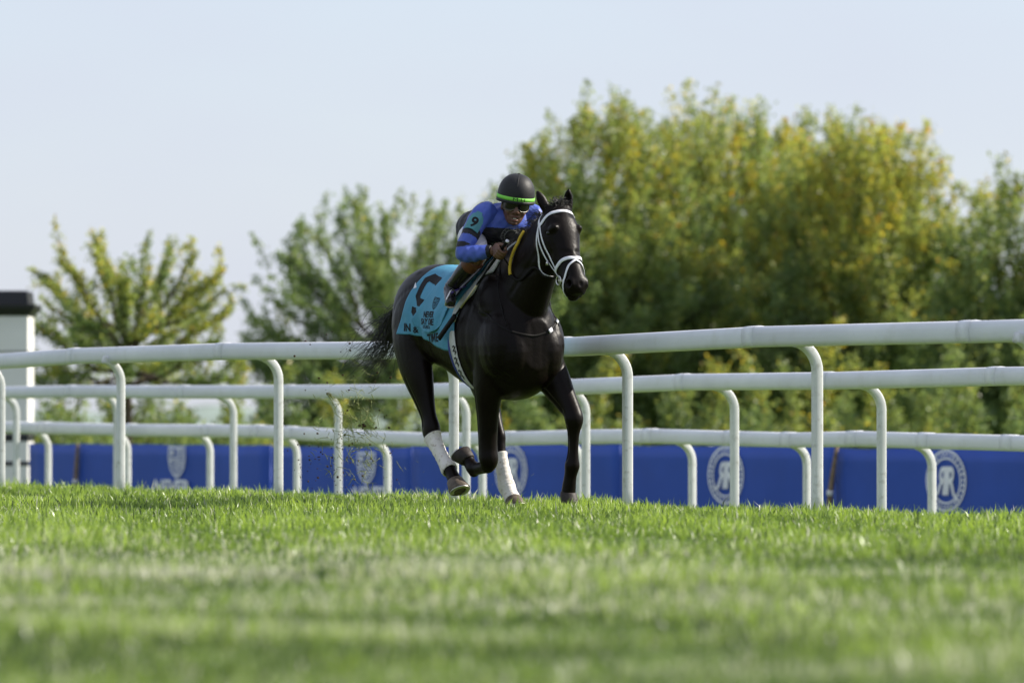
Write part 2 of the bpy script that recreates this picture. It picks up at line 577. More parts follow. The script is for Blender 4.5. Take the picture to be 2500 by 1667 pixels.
def band2d(pts, w):
    """polyline stroke"""
    V, F = [], []
    P = [Vector((a, b)) for a, b in pts]
    for i, q in enumerate(P):
        t = P[min(i + 1, len(P) - 1)] - P[max(i - 1, 0)]
        nn = Vector((-t.y, t.x)).normalized() * (w / 2)
        V += [tuple(q - nn), tuple(q + nn)]
    for i in range(len(P) - 1):
        F.append((2 * i, 2 * i + 1, 2 * i + 3, 2 * i + 2))
    return V, F

class D2:
    def __init__(s): s.v, s.f = [], []
    def add(s, VF, sx=1, sy=1, dx=0, dy=0, shear=0):
        V, F = VF
        b = len(s.v)
        s.v += [(x * sx + y * shear + dx, y * sy + dy) for x, y in V]
        s.f += [tuple(i + b for i in f) for f in F]
        return s
    def flat(s, c, R, U, N_, k, off):
        mb = MB(); mb.add([c + R * (x * k) + U * (y * k) + N_ * off for x, y in s.v], s.f)
        return mb.mesh("print")

def fit(VF, w, h):
    V, F = VF
    a = np.array(V); lo, hi = a.min(0), a.max(0)
    return [((x - (lo[0] + hi[0]) / 2) / (hi[0] - lo[0]) * w, (y - (lo[1] + hi[1]) / 2) / (hi[1] - lo[1]) * h) for x, y in V], F

def roundel():
    d = D2()
    d.add(ring2d(0.93, 1.0)).add(ring2d(0.69, 0.75))
    for k in range(30):
        a = 2 * PI * k / 30
        d.add(ring2d(0.795, 0.895, a, a + (0.10 if k % 3 else 0.07), 3))
    R_ = fit(text2d("R", 1, 0.025), 0.44, 0.92)
    d.add(R_, dx=0.27, shear=0.10).add(R_, sx=-1, dx=-0.25, shear=0.10)
    d.add(band2d([(-0.05, -0.46), (0.05, 0.46)], 0.09)).add(band2d([(-0.17, -0.46), (-0.05, 0.46)], 0.05))
    d.add(band2d([(0.36, -0.40), (0.56, -0.62)], 0.12)).add(band2d([(-0.52, -0.40), (-0.66, -0.5)], 0.12))
    return d

SH = [(-0.5, 0.5), (-0.25, 0.5), (0, 0.48), (0.25, 0.5), (0.5, 0.5), (0.5, 0.1), (0.42, -0.18), (0.25, -0.38), (0, -0.52), (-0.25, -0.38), (-0.42, -0.18), (-0.5, 0.1)]
def shield(words=True):
    d = D2()
    loop = SH + [SH[0]]
    d.add(band2d([(x * 0.96, y * 0.96) for x, y in loop], 0.07))
    d.add(band2d([(0, 0.46), (0, -0.45)], 0.05)).add(band2d([(-0.46, 0.02), (0.46, 0.02)], 0.05))
    d.add(poly2d([(-0.36, 0.22), (-0.2, 0.22), (-0.2, 0.40), (-0.36, 0.40)])).add(band2d([(-0.4, 0.12), (-0.08, 0.12)], 0.06))
    for k in range(3):
        yy = 0.38 - 0.12 * k
        d.add(band2d([(0.06 + 0.07 * i, yy + 0.018 * math.sin(i * 1.9)) for i in range(6)], 0.055))
    for k in range(4):
        d.add(band2d([(-0.36 + 0.1 * k, -0.08 - 0.07 * k), (-0.05, -0.12 - 0.085 * k)], 0.035))
        d.add(band2d([(0.06, -0.06 - 0.09 * k), (0.38 - 0.09 * k, -0.1 - 0.07 * k)], 0.045))
    return d

# ------------------------------------------------------------------ blue banners
BL, BR = at(72, 1100, 77.0), at(2580, 1100, 59.8)
bdir = Vector((BR.x - BL.x, BR.y - BL.y, 0)).normalized()
bn = Vector((bdir.y, -bdir.x, 0))
if bn.y > 0: bn = -bn
def on_line(u):
    """point of the banner line seen in photo column u"""
    k = (u - 1250) / FPX
    t = (k * BL.y - BL.x) / (bdir.x - k * bdir.y)
    return Vector((BL.x + bdir.x * t, BL.y + bdir.y * t, 0))
UPV = Vector((0, 0, 1))
def banner(u0, u1, top, label, prints, du1=0.0):
    a, b = on_line(u0), on_line(u1)
    w = (b - a).length
    c = (a + b) / 2
    g = float(gz(c.x, c.y))
    e = empty("advertising_banner", (c.x, c.y, g), math.atan2(bdir.y, bdir.x))
    tag(e, label, "banner", "blue banners along the far rail")
    # vinyl sheet with slight billow
    nxs, nzs = 22, 8
    V, F = [], []
    rr = random.Random(int(u0))
    ph = rr.uniform(0, 6)
    for off in (0, -0.012):
        for j in range(nzs + 1):
            for i in range(nxs + 1):
                s_, t_ = i / nxs, j / nzs
                bil = 0.010 * math.sin(3 * PI * s_ + ph) * math.sin(PI * t_) + 0.004 * math.sin(17 * s_ + ph * 2)
                zt = g + 0.04 + (top - g - 0.04) * t_ - (0.012 * math.sin(PI * s_ * 4) ** 2 if j == nzs else 0)
                V.append(a + bdir * (w * s_ + (du1 * t_ * s_)) + bn * (bil + off) + UPV * zt)
    row = nxs + 1
    lay = row * (nzs + 1)
    for j in range(nzs):
        for i in range(nxs):
            q = j * row + i
            F.append((q, q + 1, q + row + 1, q + row))
            F.append((lay + q, lay + q + row, lay + q + row + 1, lay + q + 1))
    per = [i for i in range(nxs)] 
    for i in range(nxs):
        F.append((i, lay + i, lay + i + 1, i + 1)); q = nzs * row + i; F.append((q, q + 1, lay + q + 1, lay + q))
    for j in range(nzs):
        q = j * row; F.append((q, q + row, lay + q + row, lay + q)); q += nxs; F.append((q, lay + q, lay + q + row, q + row))
    obj("vinyl_sheet", MB().add(V, F).mesh("vinyl_sheet"), M["banner"], e)
    for t_ in (0.02, 0.5, 0.98):
        q = a + bdir * (w * t_) - bn * 0.06
        q.z = g + (top - g) / 2 - 0.06
        obj("frame_post", MB().add(*box(q, 0.05, 0.05, top - g - 0.12)).mesh("frame_post"), M["banner"], e)
    for kind, u, h_, size in prints:
        pc = on_line(u) + UPV * h_
        if kind == "roundel":
            obj("emblem", roundel().flat(pc, bdir, UPV, bn, size, 0.022), M["print"], e, smooth=False)
        elif kind == "shield":
            obj("emblem", shield().flat(pc, bdir, UPV, bn, size, 0.022), M["print"], e, smooth=False)
        else:
            VF = fit(text2d(kind, 1, 0.035), size[0], size[1])
            obj("lettering", D2().add(VF).flat(pc, bdir, UPV, bn, 1.0, 0.022), M["print"], e, smooth=False)
banner(70, 660.5, 0.25, "left blue banner with pale shield above the word NEVER beside the white pillar", [("shield", 435, 0.02, 0.40), ("NEVER", 424, -0.31, (0.86, 0.20)), ("SAY DIE", 424, -0.56, (0.86, 0.20))])
banner(662.5, 1004.5, 0.235, "short blue banner with a faint shield, behind the flying turf left of the horse", [("shield", 898, -0.03, 0.39), ("NEVER", 907, -0.35, (0.72, 0.19)), ("SAY DIE", 907, -0.59, (0.72, 0.19))])
banner(1006, 1514, 0.285, "blue banner with a round monogram showing between the legs of the horse", [("roundel", 1251, -0.04, 0.325)])
banner(1516, 2028, 0.275, "blue banner with a round monogram right of the horse, partly behind a tall post", [("roundel", 1775, -0.06, 0.33)], du1=0.1)
banner(2040, 2680, 0.255, "rightmost blue banner, its round monogram crossed by a low rail post", [("roundel", 2313, -0.09, 0.335)])
def stake(u0, u1, dz, label):
    a, b = on_line(u0) + bn * 0.08, on_line(u1) + bn * 0.05
    a.z, b.z = -1.15, 0.27 + dz
    e = empty("wooden_stake", (a.x, a.y, -1.1)); tag(e, label, "stake")
    obj("shaft", MB().add(*tube([a, a.lerp(b, 0.35) + bdir * 0.015, a.lerp(b, 0.7) - bdir * 0.01, b], [0.032, 0.026, 0.03, 0.02], 8)).mesh("shaft"), M["stake"], e)
    obj("tie", MB().add(*tube([a.lerp(b, 0.62) + bn * 0.01, a.lerp(b, 0.66) + bn * 0.01], 0.036, 10, smooth=False)).mesh("tie"), M["pillar"], e)
stake(2014, 2052, 0.0, "leaning brown wooden stake in the gap before the rightmost blue banner")
stake(190, 198, -0.02, "thin upright grey stake in front of the left blue banner beside the pillar")

# ------------------------------------------------------------------ pillar at the left
def pillar():
    c = at(-12, 1100, 80.0); g = float(gz(c.x, c.y))
    e = empty("pillar", (c.x, c.y, g)); tag(e, "square white pillar with black cap and black bands, cut off by the picture edge", "pillar")
    hw = 0.50
    top = 2.02
    obj("shaft", MB().add(*box((c.x, c.y, (g + top) / 2), 2 * hw, 2 * hw, top - g)).mesh("shaft"), M["pillar"], e, smooth=False)
    for z0, z1 in ((0.27, 0.375), (-0.07, -0.01), (1.515, 1.53)):
        obj("band", MB().add(*box((c.x, c.y, (z0 + z1) / 2), 2 * hw + 0.012, 2 * hw + 0.012, z1 - z0)).mesh("band"), M["black"], e, smooth=False)
    rings = []
    for hh, z_ in ((hw + 0.01, top), (hw + 0.025, top + 0.02), (hw + 0.10, top + 0.11), (hw + 0.105, top + 0.16), (hw + 0.01, top + 0.165), (hw - 0.01, top + 0.34), (hw - 0.03, top + 0.355)):
        rings.append([Vector((c.x + sx * hh, c.y + sy * hh, z_)) for sx, sy in ((-1, -1), (1, -1), (1, 1), (-1, 1))])
    obj("cap", MB().add(*skin_rings(rings)).mesh("cap"), M["black"], e, smooth=False)
pillar()

# ------------------------------------------------------------------ far hill
def hill():
    V, F = [], []
    n_ = 80
    for i in range(n_ + 1):
        x_ = -300 + 600 * i / n_
        hgt = 3.2 + 1.2 * math.sin(x_ * 0.021 + 1) + 0.8 * math.sin(x_ * 0.06) + 1.2 * math.sin(x_ * 0.17)
        for k, (dy, q) in enumerate(((-160, 0), (-90, 0.35), (-30, 0.8), (0, 1.0), (60, 0.9), (200, 0))):
            V.append((x_, 1250 + dy, -1.2 + (hgt + 1.0) * q))
    for i in range(n_):
        for k in range(5):
            F.append((i * 6 + k, (i + 1) * 6 + k, (i + 1) * 6 + k + 1, i * 6 + k + 1))
    m = mat("far_woodland", (0.22, 0.27, 0.24), rough=0.95, spec=0.1, var=0.3, scale=0.05)  # woodland colour lightened to carry the haze of distance
    tag(obj("hill", MB().add(V, F).mesh("hill"), m), kind="structure")
hill()

# ------------------------------------------------------------------ trees
G1 = np.array([0.100, 0.165, 0.062]); G2 = np.array([0.225, 0.295, 0.095]); YL = np.array([0.52, 0.44, 0.08]); OR = np.array([0.50, 0.29, 0.06]); GY = np.array([0.34, 0.365, 0.075])
def tree(x, y, H, spread, label, seed, limbs=14, h0=0.18, tmax=72, shoots=11, leaves=26, yellow=0.35, leaf=0.10, sig=0.10, lean=0.0, low=0.0, trunk_r=0.07, name="tree", cat="tree", group="trees behind the banners", inner=0.3, shoot_len=1.0, vol=0, vol_c=0.52, plume=0, bend=10):
    r = np.random.default_rng(seed)
    g = float(gz(x, y))
    e = empty(name, (x, y, g), 0); tag(e, label, cat, group)
    tb = MB()
    P0 = np.array([x, y, g])
    top0 = P0 + np.array([lean * H, 0, h0 * H])
    tb.add(*tube([P0 - [0, 0, 0.2], P0 + [0.02, 0, 0.1 * H * h0 / 0.18], top0], [trunk_r * 1.25, trunk_r, trunk_r * 0.85], 10, 3))
    pos, shade = [], []
    for i in range(limbs):
        fr = (i + 0.5) / limbs
        az = i * 2.39996 + r.normal(0, 0.25)
        th = math.radians(tmax) * math.sqrt(fr) * r.uniform(0.85, 1.1)
        a_ = spread; b_ = H * (1 - h0)
        b_ = b_ if math.cos(th) > 0 else H * h0 * 1.2
        Lr = (abs(math.sin(th) / a_) ** 2.5 + abs(math.cos(th) / b_) ** 2.5) ** (-0.4) * r.uniform(0.90, 1.02)
        st = P0 + (top0 - P0) * r.uniform(0.72, 1.0)
        if low and r.random() < low: st = P0 + (top0 - P0) * r.uniform(0.3, 0.7)
        hd = np.array([math.cos(az), math.sin(az), 0])
        end = st + hd * math.sin(th) * Lr + np.array([0, 0, math.cos(th) * Lr])
        tc = th + math.radians(bend) * math.sin(th)
        ctl = st + (hd * math.sin(tc) + np.array([0, 0, math.cos(tc)])) * Lr * 0.5
        ts = np.linspace(0, 1, 7)
        path = np.array([(1 - t) ** 2 * st + 2 * t * (1 - t) * ctl + t * t * end for t in ts])
        path[1:-1] += r.normal(0, 0.02 * Lr, (5, 3))
        tb.add(*tube([Vector(q) for q in path], list(np.linspace(trunk_r * 0.6, 0.008, 7)), 6, 2))
        segs = []
        yel_l = np.clip(yellow + r.normal(0, 0.18), -0.3, 1)
        segs.append((path[2], path[4], path[6], 2.2 * Lr / 2.0, yel_l))
        for k in range(shoots):
            t = inner + (1 - inner) * (k + r.random()) / shoots
            b0 = (1 - t) ** 2 * st + 2 * t * (1 - t) * ctl + t * t * end
            tan = 2 * (1 - t) * (ctl - st) + 2 * t * (end - ctl); tan /= np.linalg.norm(tan)
            dv = tan * 1.0 + r.normal(0, 0.42, 3) + np.array([0, 0, 0.30])
            dv /= np.linalg.norm(dv)
            ln = shoot_len * H * 0.13 * r.uniform(0.55, 1.25)
            b2 = b0 + dv * ln + np.array([0, 0, 0.12 * ln]); b1 = b0 + dv * ln * 0.5
            segs.append((b0, b1, b2, ln / (H * 0.13), yel_l + r.normal(0, 0.18)))
            tb.add(*tube([Vector(b0), Vector(b1), Vector(b2)], [0.011, 0.008, 0.003], 4, 2))
        for (b0, b1, b2, wgt, yl) in segs:
            nl = int(leaves * wgt)
            t = r.random(nl) ** 0.8
            q = (1 - t)[:, None] ** 2 * b0 + (2 * t * (1 - t))[:, None] * b1 + (t * t)[:, None] * b2
            q = q + r.normal(0, 1, (nl, 3)) * (sig * (1.15 - 0.6 * t))[:, None]
            pos.append(q); shade.append(np.full(nl, yl))
    if vol:
        zc = g + H * vol_c; bz = H * (1 - vol_c) * 0.86; bl = H * vol_c * 0.95
        cl = r.normal(0, 1, (vol // 8 + 1, 3)); cy = r.normal(0, 0.20, vol // 8 + 1); cr_ = r.uniform(0.1, 1.0, vol // 8 + 1) ** 0.45; cl /= np.linalg.norm(cl, axis=1)[:, None]
        for k in range(vol):
            dv0 = cl[k % len(cl)] + r.normal(0, 0.20, 3); dv0 /= np.linalg.norm(dv0)
            rad = np.clip(cr_[k % len(cl)] + r.normal(0, 0.10), 0.1, 1.0)
            b0 = np.array([x, y, zc]) + dv0 * rad * np.array([spread * 0.92, spread * 0.92, bz if dv0[2] > 0 else bl]) * (np.abs(dv0) ** 2.6).sum() ** (-1 / 2.6)
            out = dv0 * np.array([1, 1, 0.6])
            dv = out * 0.55 + np.array([0, 0, 0.75]) + r.normal(0, 0.28, 3); dv /= np.linalg.norm(dv)
            ln = shoot_len * r.uniform(0.5, 1.15) * 0.95
            b1 = b0 + dv * ln * 0.5 + r.normal(0, 0.04, 3); b2 = b0 + dv * ln + np.array([0, 0, 0.08])
            tb.add(*tube([Vector(b0), Vector(b1), Vector(b2)], [0.012, 0.008, 0.003], 4, 2))
            nl = int(leaves * ln)
            t = r.random(nl) ** 0.85
            q = (1 - t)[:, None] ** 2 * b0 + (2 * t * (1 - t))[:, None] * b1 + (t * t)[:, None] * b2
            q = q + r.normal(0, 1, (nl, 3)) * (sig * (1.2 - 0.75 * t))[:, None]
            pos.append(q); shade.append(np.full(nl, np.clip(yellow + 0.12 * cl[k % len(cl)][0] + cy[k % len(cl)] + r.normal(0, 0.08), 0, 1)))
    for k in range(plume):
        az = r.uniform(0, 2 * PI); th = math.radians(78) * math.sqrt(r.random())
        dv0 = np.array([math.cos(az) * math.sin(th), math.sin(az) * math.sin(th), math.cos(th)])
        b0 = np.array([x, y, g + H * vol_c]) + dv0 * np.array([spread * 0.86, spread * 0.86, H * (1 - vol_c) * 0.80])
        dv = dv0 * np.array([0.6, 0.6, 0.3]) + np.array([0, 0, 0.9]) + r.normal(0, 0.16, 3); dv /= np.linalg.norm(dv)
        ln = r.uniform(0.35, 0.75)
        b1 = b0 + dv * ln * 0.5 + r.normal(0, 0.03, 3); b2 = b0 + dv * ln
        tb.add(*tube([Vector(b0), Vector(b1), Vector(b2)], [0.010, 0.007, 0.003], 4, 2))
        nl = int(170 * ln); t = r.random(nl)
        q = (1 - t)[:, None] ** 2 * b0 + (2 * t * (1 - t))[:, None] * b1 + (t * t)[:, None] * b2
        q = q + r.normal(0, 1, (nl, 3)) * (0.075 * (1.2 - 0.9 * t))[:, None]
        pos.append(q); shade.append(np.full(nl, np.clip(yellow + 0.15 + r.normal(0, 0.22), 0, 1)))
    Q = np.concatenate(pos); yl = np.concatenate(shade)
    n_ = len(Q)
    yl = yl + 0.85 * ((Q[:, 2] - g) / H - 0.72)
    U = r.normal(0, 1, (n_, 3)); U /= np.linalg.norm(U, axis=1)[:, None]
    W = r.normal(0, 1, (n_, 3)); W -= (W * U).sum(1)[:, None] * U; W /= np.linalg.norm(W, axis=1)[:, None]
    sz = leaf * r.uniform(0.6, 1.3, n_)[:, None]
    V = np.stack([Q - U * sz * 0.55, Q + W * sz * 0.34, Q + U * sz * 0.6, Q - W * sz * 0.34], 1).reshape(-1, 3)
    me = np_mesh("crown", V, np.arange(n_ * 4), np.arange(n_) * 4, np.full(n_, 4))
    k = np.clip(r.normal(0.45, 0.25, n_), 0, 1)[:, None]
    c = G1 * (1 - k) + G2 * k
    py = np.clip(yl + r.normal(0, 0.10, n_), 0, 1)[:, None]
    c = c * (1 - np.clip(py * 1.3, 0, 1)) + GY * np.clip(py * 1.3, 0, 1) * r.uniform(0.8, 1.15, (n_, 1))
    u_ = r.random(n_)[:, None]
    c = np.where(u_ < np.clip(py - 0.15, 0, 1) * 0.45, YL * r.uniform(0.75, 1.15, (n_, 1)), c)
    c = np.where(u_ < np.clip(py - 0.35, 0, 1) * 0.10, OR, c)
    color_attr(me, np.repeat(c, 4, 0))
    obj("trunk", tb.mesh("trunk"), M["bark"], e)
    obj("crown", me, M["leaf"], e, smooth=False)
    return e

def tree_at(u, d, vtop, half_px, *a, **k):
    p_ = at(u, 1028, d)
    g = float(gz(p_.x, p_.y))
    H = (1028 - vtop) * d / FPX + EYE - g
    return tree(p_.x, p_.y, H, half_px * d / FPX, *a, **k)

TREES = True
if TREES:
    tree_at(310, 92, 520, 280, "small open tree at the left with gaps of sky between its upright shoots", 11, limbs=44, h0=0.60, tmax=98, shoots=4, leaves=110, yellow=0.28, leaf=0.066, sig=0.060, trunk_r=0.065, inner=0.45, shoot_len=0.75)
    tree_at(960, 108, 450, 365, "airy green tree behind the rider, wider than the left one and less yellow", 12, limbs=66, h0=0.50, tmax=112, shoots=7, leaves=110, yellow=-0.16, leaf=0.075, sig=0.080, trunk_r=0.09, inner=0.3, shoot_len=0.85, vol=170, vol_c=0.45)
    tree_at(1455, 112, 262, 325, "large yellow-green tree just right of the horse's head, sky showing low through its left side", 13, limbs=66, h0=0.40, tmax=118, shoots=9, leaves=118, yellow=0.15, leaf=0.085, sig=0.13, trunk_r=0.11, vol=280, vol_c=0.5, plume=70)
    tree_at(1770, 116, 268, 370, "tallest broad yellow-green tree in the middle of the right-hand clump", 14, limbs=80, h0=0.40, tmax=118, shoots=9, leaves=118, yellow=0.18, leaf=0.088, sig=0.135, trunk_r=0.12, vol=460, vol_c=0.5, plume=100)
    tree_at(1975, 124, 262, 330, "yellow-green tree half hidden between the tallest tree and the one with orange tinges", 18, limbs=56, h0=0.40, tmax=110, shoots=8, leaves=118, yellow=0.24, leaf=0.09, sig=0.14, trunk_r=0.12, vol=360, vol_c=0.5, plume=90)
    tree_at(2120, 111, 305, 270, "round yellow-green tree with orange tinges at the right end of the tall clump", 15, limbs=64, h0=0.40, tmax=115, shoots=9, leaves=118, yellow=0.32, leaf=0.085, sig=0.13, trunk_r=0.11, vol=360, vol_c=0.48, plume=80)
    tree_at(2500, 104, 425, 210, "darker green tree at the right picture edge, lower than the clump beside it", 16, limbs=52, h0=0.40, tmax=115, shoots=9, leaves=118, yellow=0.12, leaf=0.08, sig=0.12, trunk_r=0.11, vol=320, vol_c=0.48, plume=40)
    SHR = [(130, 96, 800, 130, 0.25, "low dark shrub beside the white pillar"), (300, 99, 805, 150, 0.3, "rounded shrub beneath the small left tree"), (500, 97, 775, 115, 0.55, "yellowing shrub with spiky shoots right of the left tree"),
           (610, 101, 860, 90, 0.2, "small green shrub in the gap left of the airy tree"), (770, 101, 905, 110, 0.1, "low bush at the foot of the airy tree, left of its trunk"), (930, 99, 850, 90, 0.1, "dark bush right at the trunk of the airy tree"), (1150, 100, 800, 110, 0.15, "dark shrub behind the horse's tail and hindquarters"), (1400, 100, 830, 150, 0.2, "green shrub low behind the horse's chest"),
           (1680, 101, 850, 160, 0.2, "shadowed bush under the tallest tree"), (1930, 100, 740, 170, 0.40, "yellowish bush in front of the tall clump"), (2230, 98, 800, 180, 0.15, "dark green bush between the clump and the right edge tree"), (2450, 97, 820, 150, 0.2, "dense green bush at the right picture edge")]
    for i, (u, d, vt, hp_, ye, lb) in enumerate(SHR):
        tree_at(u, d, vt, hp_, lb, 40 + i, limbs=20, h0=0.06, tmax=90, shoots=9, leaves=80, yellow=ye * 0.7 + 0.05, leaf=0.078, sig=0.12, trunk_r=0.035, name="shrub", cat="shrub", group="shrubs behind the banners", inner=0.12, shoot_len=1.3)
# ------------------------------------------------------------------ horse
HX0, HY0 = -0.108, 39.2
HF = Vector((0.5, -0.8660254, 0)); HL = Vector((0.8660254, 0.5, 0))
HROT = math.atan2(HF.y, HF.x)
HM = Matrix(((HF.x, HL.x, 0, HX0), (HF.y, HL.y, 0, HY0), (0, 0, 1, 0), (0, 0, 0, 1)))
def hw(me):
    """horse frame (forward, left, up) to world"""
    me.transform(HM); return me
horse = empty("racehorse", (HX0, HY0, 0), HROT)
tag(horse, "near-black racehorse galloping with white bandages on its hind legs, ridden by the jockey", "horse")

PCOAT = mat("dark_bay_coat", (0.0048, 0.0027, 0.0020), rough=0.41, spec=0.115, var=0.35, scale=3, bump=0.16, bscale=38)
PHOOF = mat("hoof_horn", (0.11, 0.085, 0.065), rough=0.6, spec=0.3, var=0.35, scale=30, bump=0.2, bscale=60)
PHOOFD = mat("dark_hoof", (0.028, 0.022, 0.019), rough=0.6, spec=0.3, var=0.4, scale=30, bump=0.2, bscale=60)
PSHOE = mat("shoe_metal", (0.55, 0.53, 0.50), rough=0.4, metal=1.0, var=0.1)
PBAND = mat("white_bandage", (0.74, 0.70, 0.65), rough=0.85, spec=0.2, var=0.07, scale=14, bump=0.35, bscale=45, dirt=(0.30, 0.22, 0.15), dirt_amt=0.8)
PHAIR = mat("black_hair", (0.009, 0.008, 0.008), rough=0.42, spec=0.5, var=0.4, scale=30)
PEYE = mat("dark_eye", (0.004, 0.003, 0.003), rough=0.12, spec=0.4, var=0.05)

pieces = []
# trunk: x, z centre, half width, half height
TR = [(-1.20, 1.34, .06, .10), (-1.16, 1.31, .145, .21), (-1.06, 1.30, .235, .295), (-.90, 1.305, .280, .335), (-.72, 1.295, .285, .355), (-.50, 1.245, .275, .365), (-.25, 1.19, .292, .40),
      (0.0, 1.165, .292, .44), (.16, 1.15, .280, .455), (.30, 1.12, .265, .425), (.42, 1.085, .240, .36), (.51, 1.07, .195, .28), (.565, 1.07, .11, .17)]
P = cr(np.array(TR), 6)
rings = [ringpts(Vector((q[0], 0, q[1])), Vector((0, q[2], 0)), Vector((0, 0, q[3])), 32, 2.15, 0.06) for q in P]
pieces.append(skin_rings(rings))
# neck
NK = [(.12, 0, 1.33, .18, .34), (.32, 0, 1.44, .165, .305), (.48, 0, 1.575, .138, .250), (.62, .005, 1.705, .116, .205), (.73, .01, 1.815, .104, .170), (.80, .015, 1.895, .092, .130)]
pieces.append(limb(NK, n=28, sub=6, e=2.2))
# withers ridge
pieces.append(limb([(-.22, 0, 1.555, .06, .05), (0, 0, 1.585, .07, .06), (.18, 0, 1.60, .07, .07), (.36, 0, 1.66, .06, .06)], n=16))
# head in its own frame
HP = Vector((.837, .02, 2.01)); HA = Vector((.443, 0, -.896)); HN = Vector((.896, 0, .443)); HS = Vector((0, 1, 0))
def hd(t, b, l):
    """head frame: t down the face from the poll, b out of the face plane, l to the horse's left"""
    return HP + HA * t + HN * b + HS * l
HD = [(-.01, .0, -.10, .070), (.04, .014, -.20, .100), (.10, .030, -.268, .120), (.16, .034, -.298, .130), (.22, .028, -.300, .126), (.29, .017, -.278, .108), (.36, .011, -.228, .088),
      (.43, .011, -.184, .074), (.49, .013, -.158, .069), (.545, .016, -.152, .072), (.59, .010, -.148, .071), (.625, -.008, -.140, .063), (.650, -.034, -.120, .048)]
P = cr(np.array(HD), 5)
rings = []
for t, f, b, w in P:
    w = w * 1.10
    rings.append(ringpts(hd(t, (f + b) / 2, 0), HS * w, HN * ((f - b) / 2), 28, 2.35, 0.05))
pieces.append(skin_rings(rings))
# lower lip / chin, nostrils rims, brow ridges, cheeks
pieces.append(ellipsoid(hd(.630, -.125, 0), (.045, .040, .036)))
for sgn in (-1, 1):
    pieces.append(ellipsoid(hd(.575, -.030, sgn * .055), (.038, .026, .050), R=Matrix.Rotation(math.radians(-30), 3, 'Y')))
    pieces.append(ellipsoid(hd(.175, -.026, sgn * .094), (.058, .036, .032), R=Matrix.Rotation(math.radians(-26), 3, 'Y')))
    pieces.append(ellipsoid(hd(.205, -.185, sgn * .082), (.095, .044, .110), R=Matrix.Rotation(math.radians(-26), 3, 'Y')))
    # facial crest
    pieces.append(limb([tuple(hd(.20, -.085, sgn * .110)) + (.014, .014), tuple(hd(.30, -.078, sgn * .093)) + (.012, .012), tuple(hd(.38, -.07, sgn * .072)) + (.008, .008)], n=10))
# legs --------------------------------------------------------------
LF = [(.10, .15, 1.30, .10, .20), (.24, .185, 1.10, .115, .185), (.34, .205, .93, .105, .15), (.44, .224, .80, .085, .112), (.54, .238, .69, .064, .082), (.605, .248, .615, .055, .062), (.628, .25, .562, .057, .062), (.625, .25, .51, .047, .050), (.62, .25, .45, .034, .042),
      (.614, .25, .35, .031, .040), (.608, .25, .285, .038, .047), (.603, .25, .245, .045, .052), (.586, .248, .185, .037, .043), (.570, .246, .115, .041, .046), (.560, .244, .05, .044, .047)]
RF = [(.10, -.15, 1.33, .09, .19), (.20, -.175, 1.10, .105, .170), (.19, -.172, .92, .095, .135), (.165, -.16, .76, .082, .105), (.14, -.148, .60, .066, .080), (.125, -.14, .45, .058, .066), (.12, -.135, .355, .058, .062), (.125, -.132, .285, .060, .060), (.11, -.13, .245, .048, .048),
      (.05, -.13, .235, .036, .042), (-.03, -.13, .225, .034, .040), (-.09, -.13, .228, .043, .048), (-.13, -.135, .258, .038, .040), (-.155, -.142, .29, .043, .043)]
RH = [(-.84, -.13, 1.36, .12, .22), (-.86, -.180, 1.16, .115, .215), (-.82, -.195, 1.00, .10, .170), (-.755, -.19, .85, .078, .125), (-.69, -.182, .70, .056, .086), (-.640, -.178, .585, .044, .064), (-.614, -.173, .505, .049, .077), (-.596, -.171, .445, .046, .070), (-.55, -.17, .39, .039, .05),
      (-.47, -.17, .31, .034, .043), (-.415, -.17, .26, .037, .045), (-.37, -.17, .226, .046, .052), (-.325, -.17, .185, .039, .043), (-.275, -.17, .135, .046, .048)]
LH = [(-.80, .13, 1.36, .11, .22), (-.68, .17, 1.12, .105, .20), (-.56, .165, .96, .095, .155), (-.44, .15, .80, .070, .105), (-.32, .138, .64, .052, .078), (-.235, .128, .51, .042, .062), (-.205, .125, .435, .046, .072), (-.185, .123, .38, .042, .055),
      (-.15, .121, .29, .034, .044), (-.10, .12, .18, .036, .044), (-.065, .12, .10, .045, .052), (-.02, .12, .05, .039, .043), (.02, .12, .01, .044, .046)]
LF, RF, RH, LH = [[(a_, b_, c_, d_ * (1.0 if c_ > .85 else 1.12), e_ * (1.0 if c_ > .85 else 1.10)) for a_, b_, c_, d_, e_ in LG] for LG in (LF, RF, RH, LH)]
for LG in (LF, RF, RH, LH):
    pieces.append(limb(LG, n=20, sub=5, e=2.1))
# hock points, knee details, pectorals, shoulders
pieces.append(ellipsoid((-.682, -.172, .480), (.036, .028, .060)))
pieces.append(ellipsoid((-.275, .125, .425), (.034, .028, .058)))
pieces.append(ellipsoid((.662, .25, .572), (.030, .046, .045)))          # knee
pieces.append(ellipsoid((.565, .25, .250), (.026, .034, .030)))          # fetlock joint
pieces.append(ellipsoid((.150, -.133, .262), (.036, .050, .034)))
pieces.append(ellipsoid((-.085, -.13, .185), (.030, .034, .024)))
pieces.append(ellipsoid((-.405, -.17, .205), (.026, .036, .028)))
for sgn in (-1, 1):
    pieces.append(ellipsoid((.46, sgn * .125, 1.02), (.115, .120, .20)))       # pectoral
    pieces.append(ellipsoid((.34, sgn * .190, 1.07), (.20, .105, .24)))        # point of shoulder
    pieces.append(ellipsoid((.22, sgn * .165, 1.27), (.20, .095, .30)))        # shoulder blade
    pieces.append(ellipsoid((-.86, sgn * .19, 1.22), (.24, .10, .25)))        # quarter
# dock
pieces.append(limb([(-1.10, 0, 1.50, .045, .05), (-1.20, 0, 1.475, .036, .038), (-1.30, 0, 1.42, .026, .026), (-1.40, -.01, 1.34, .014, .014)], n=12))
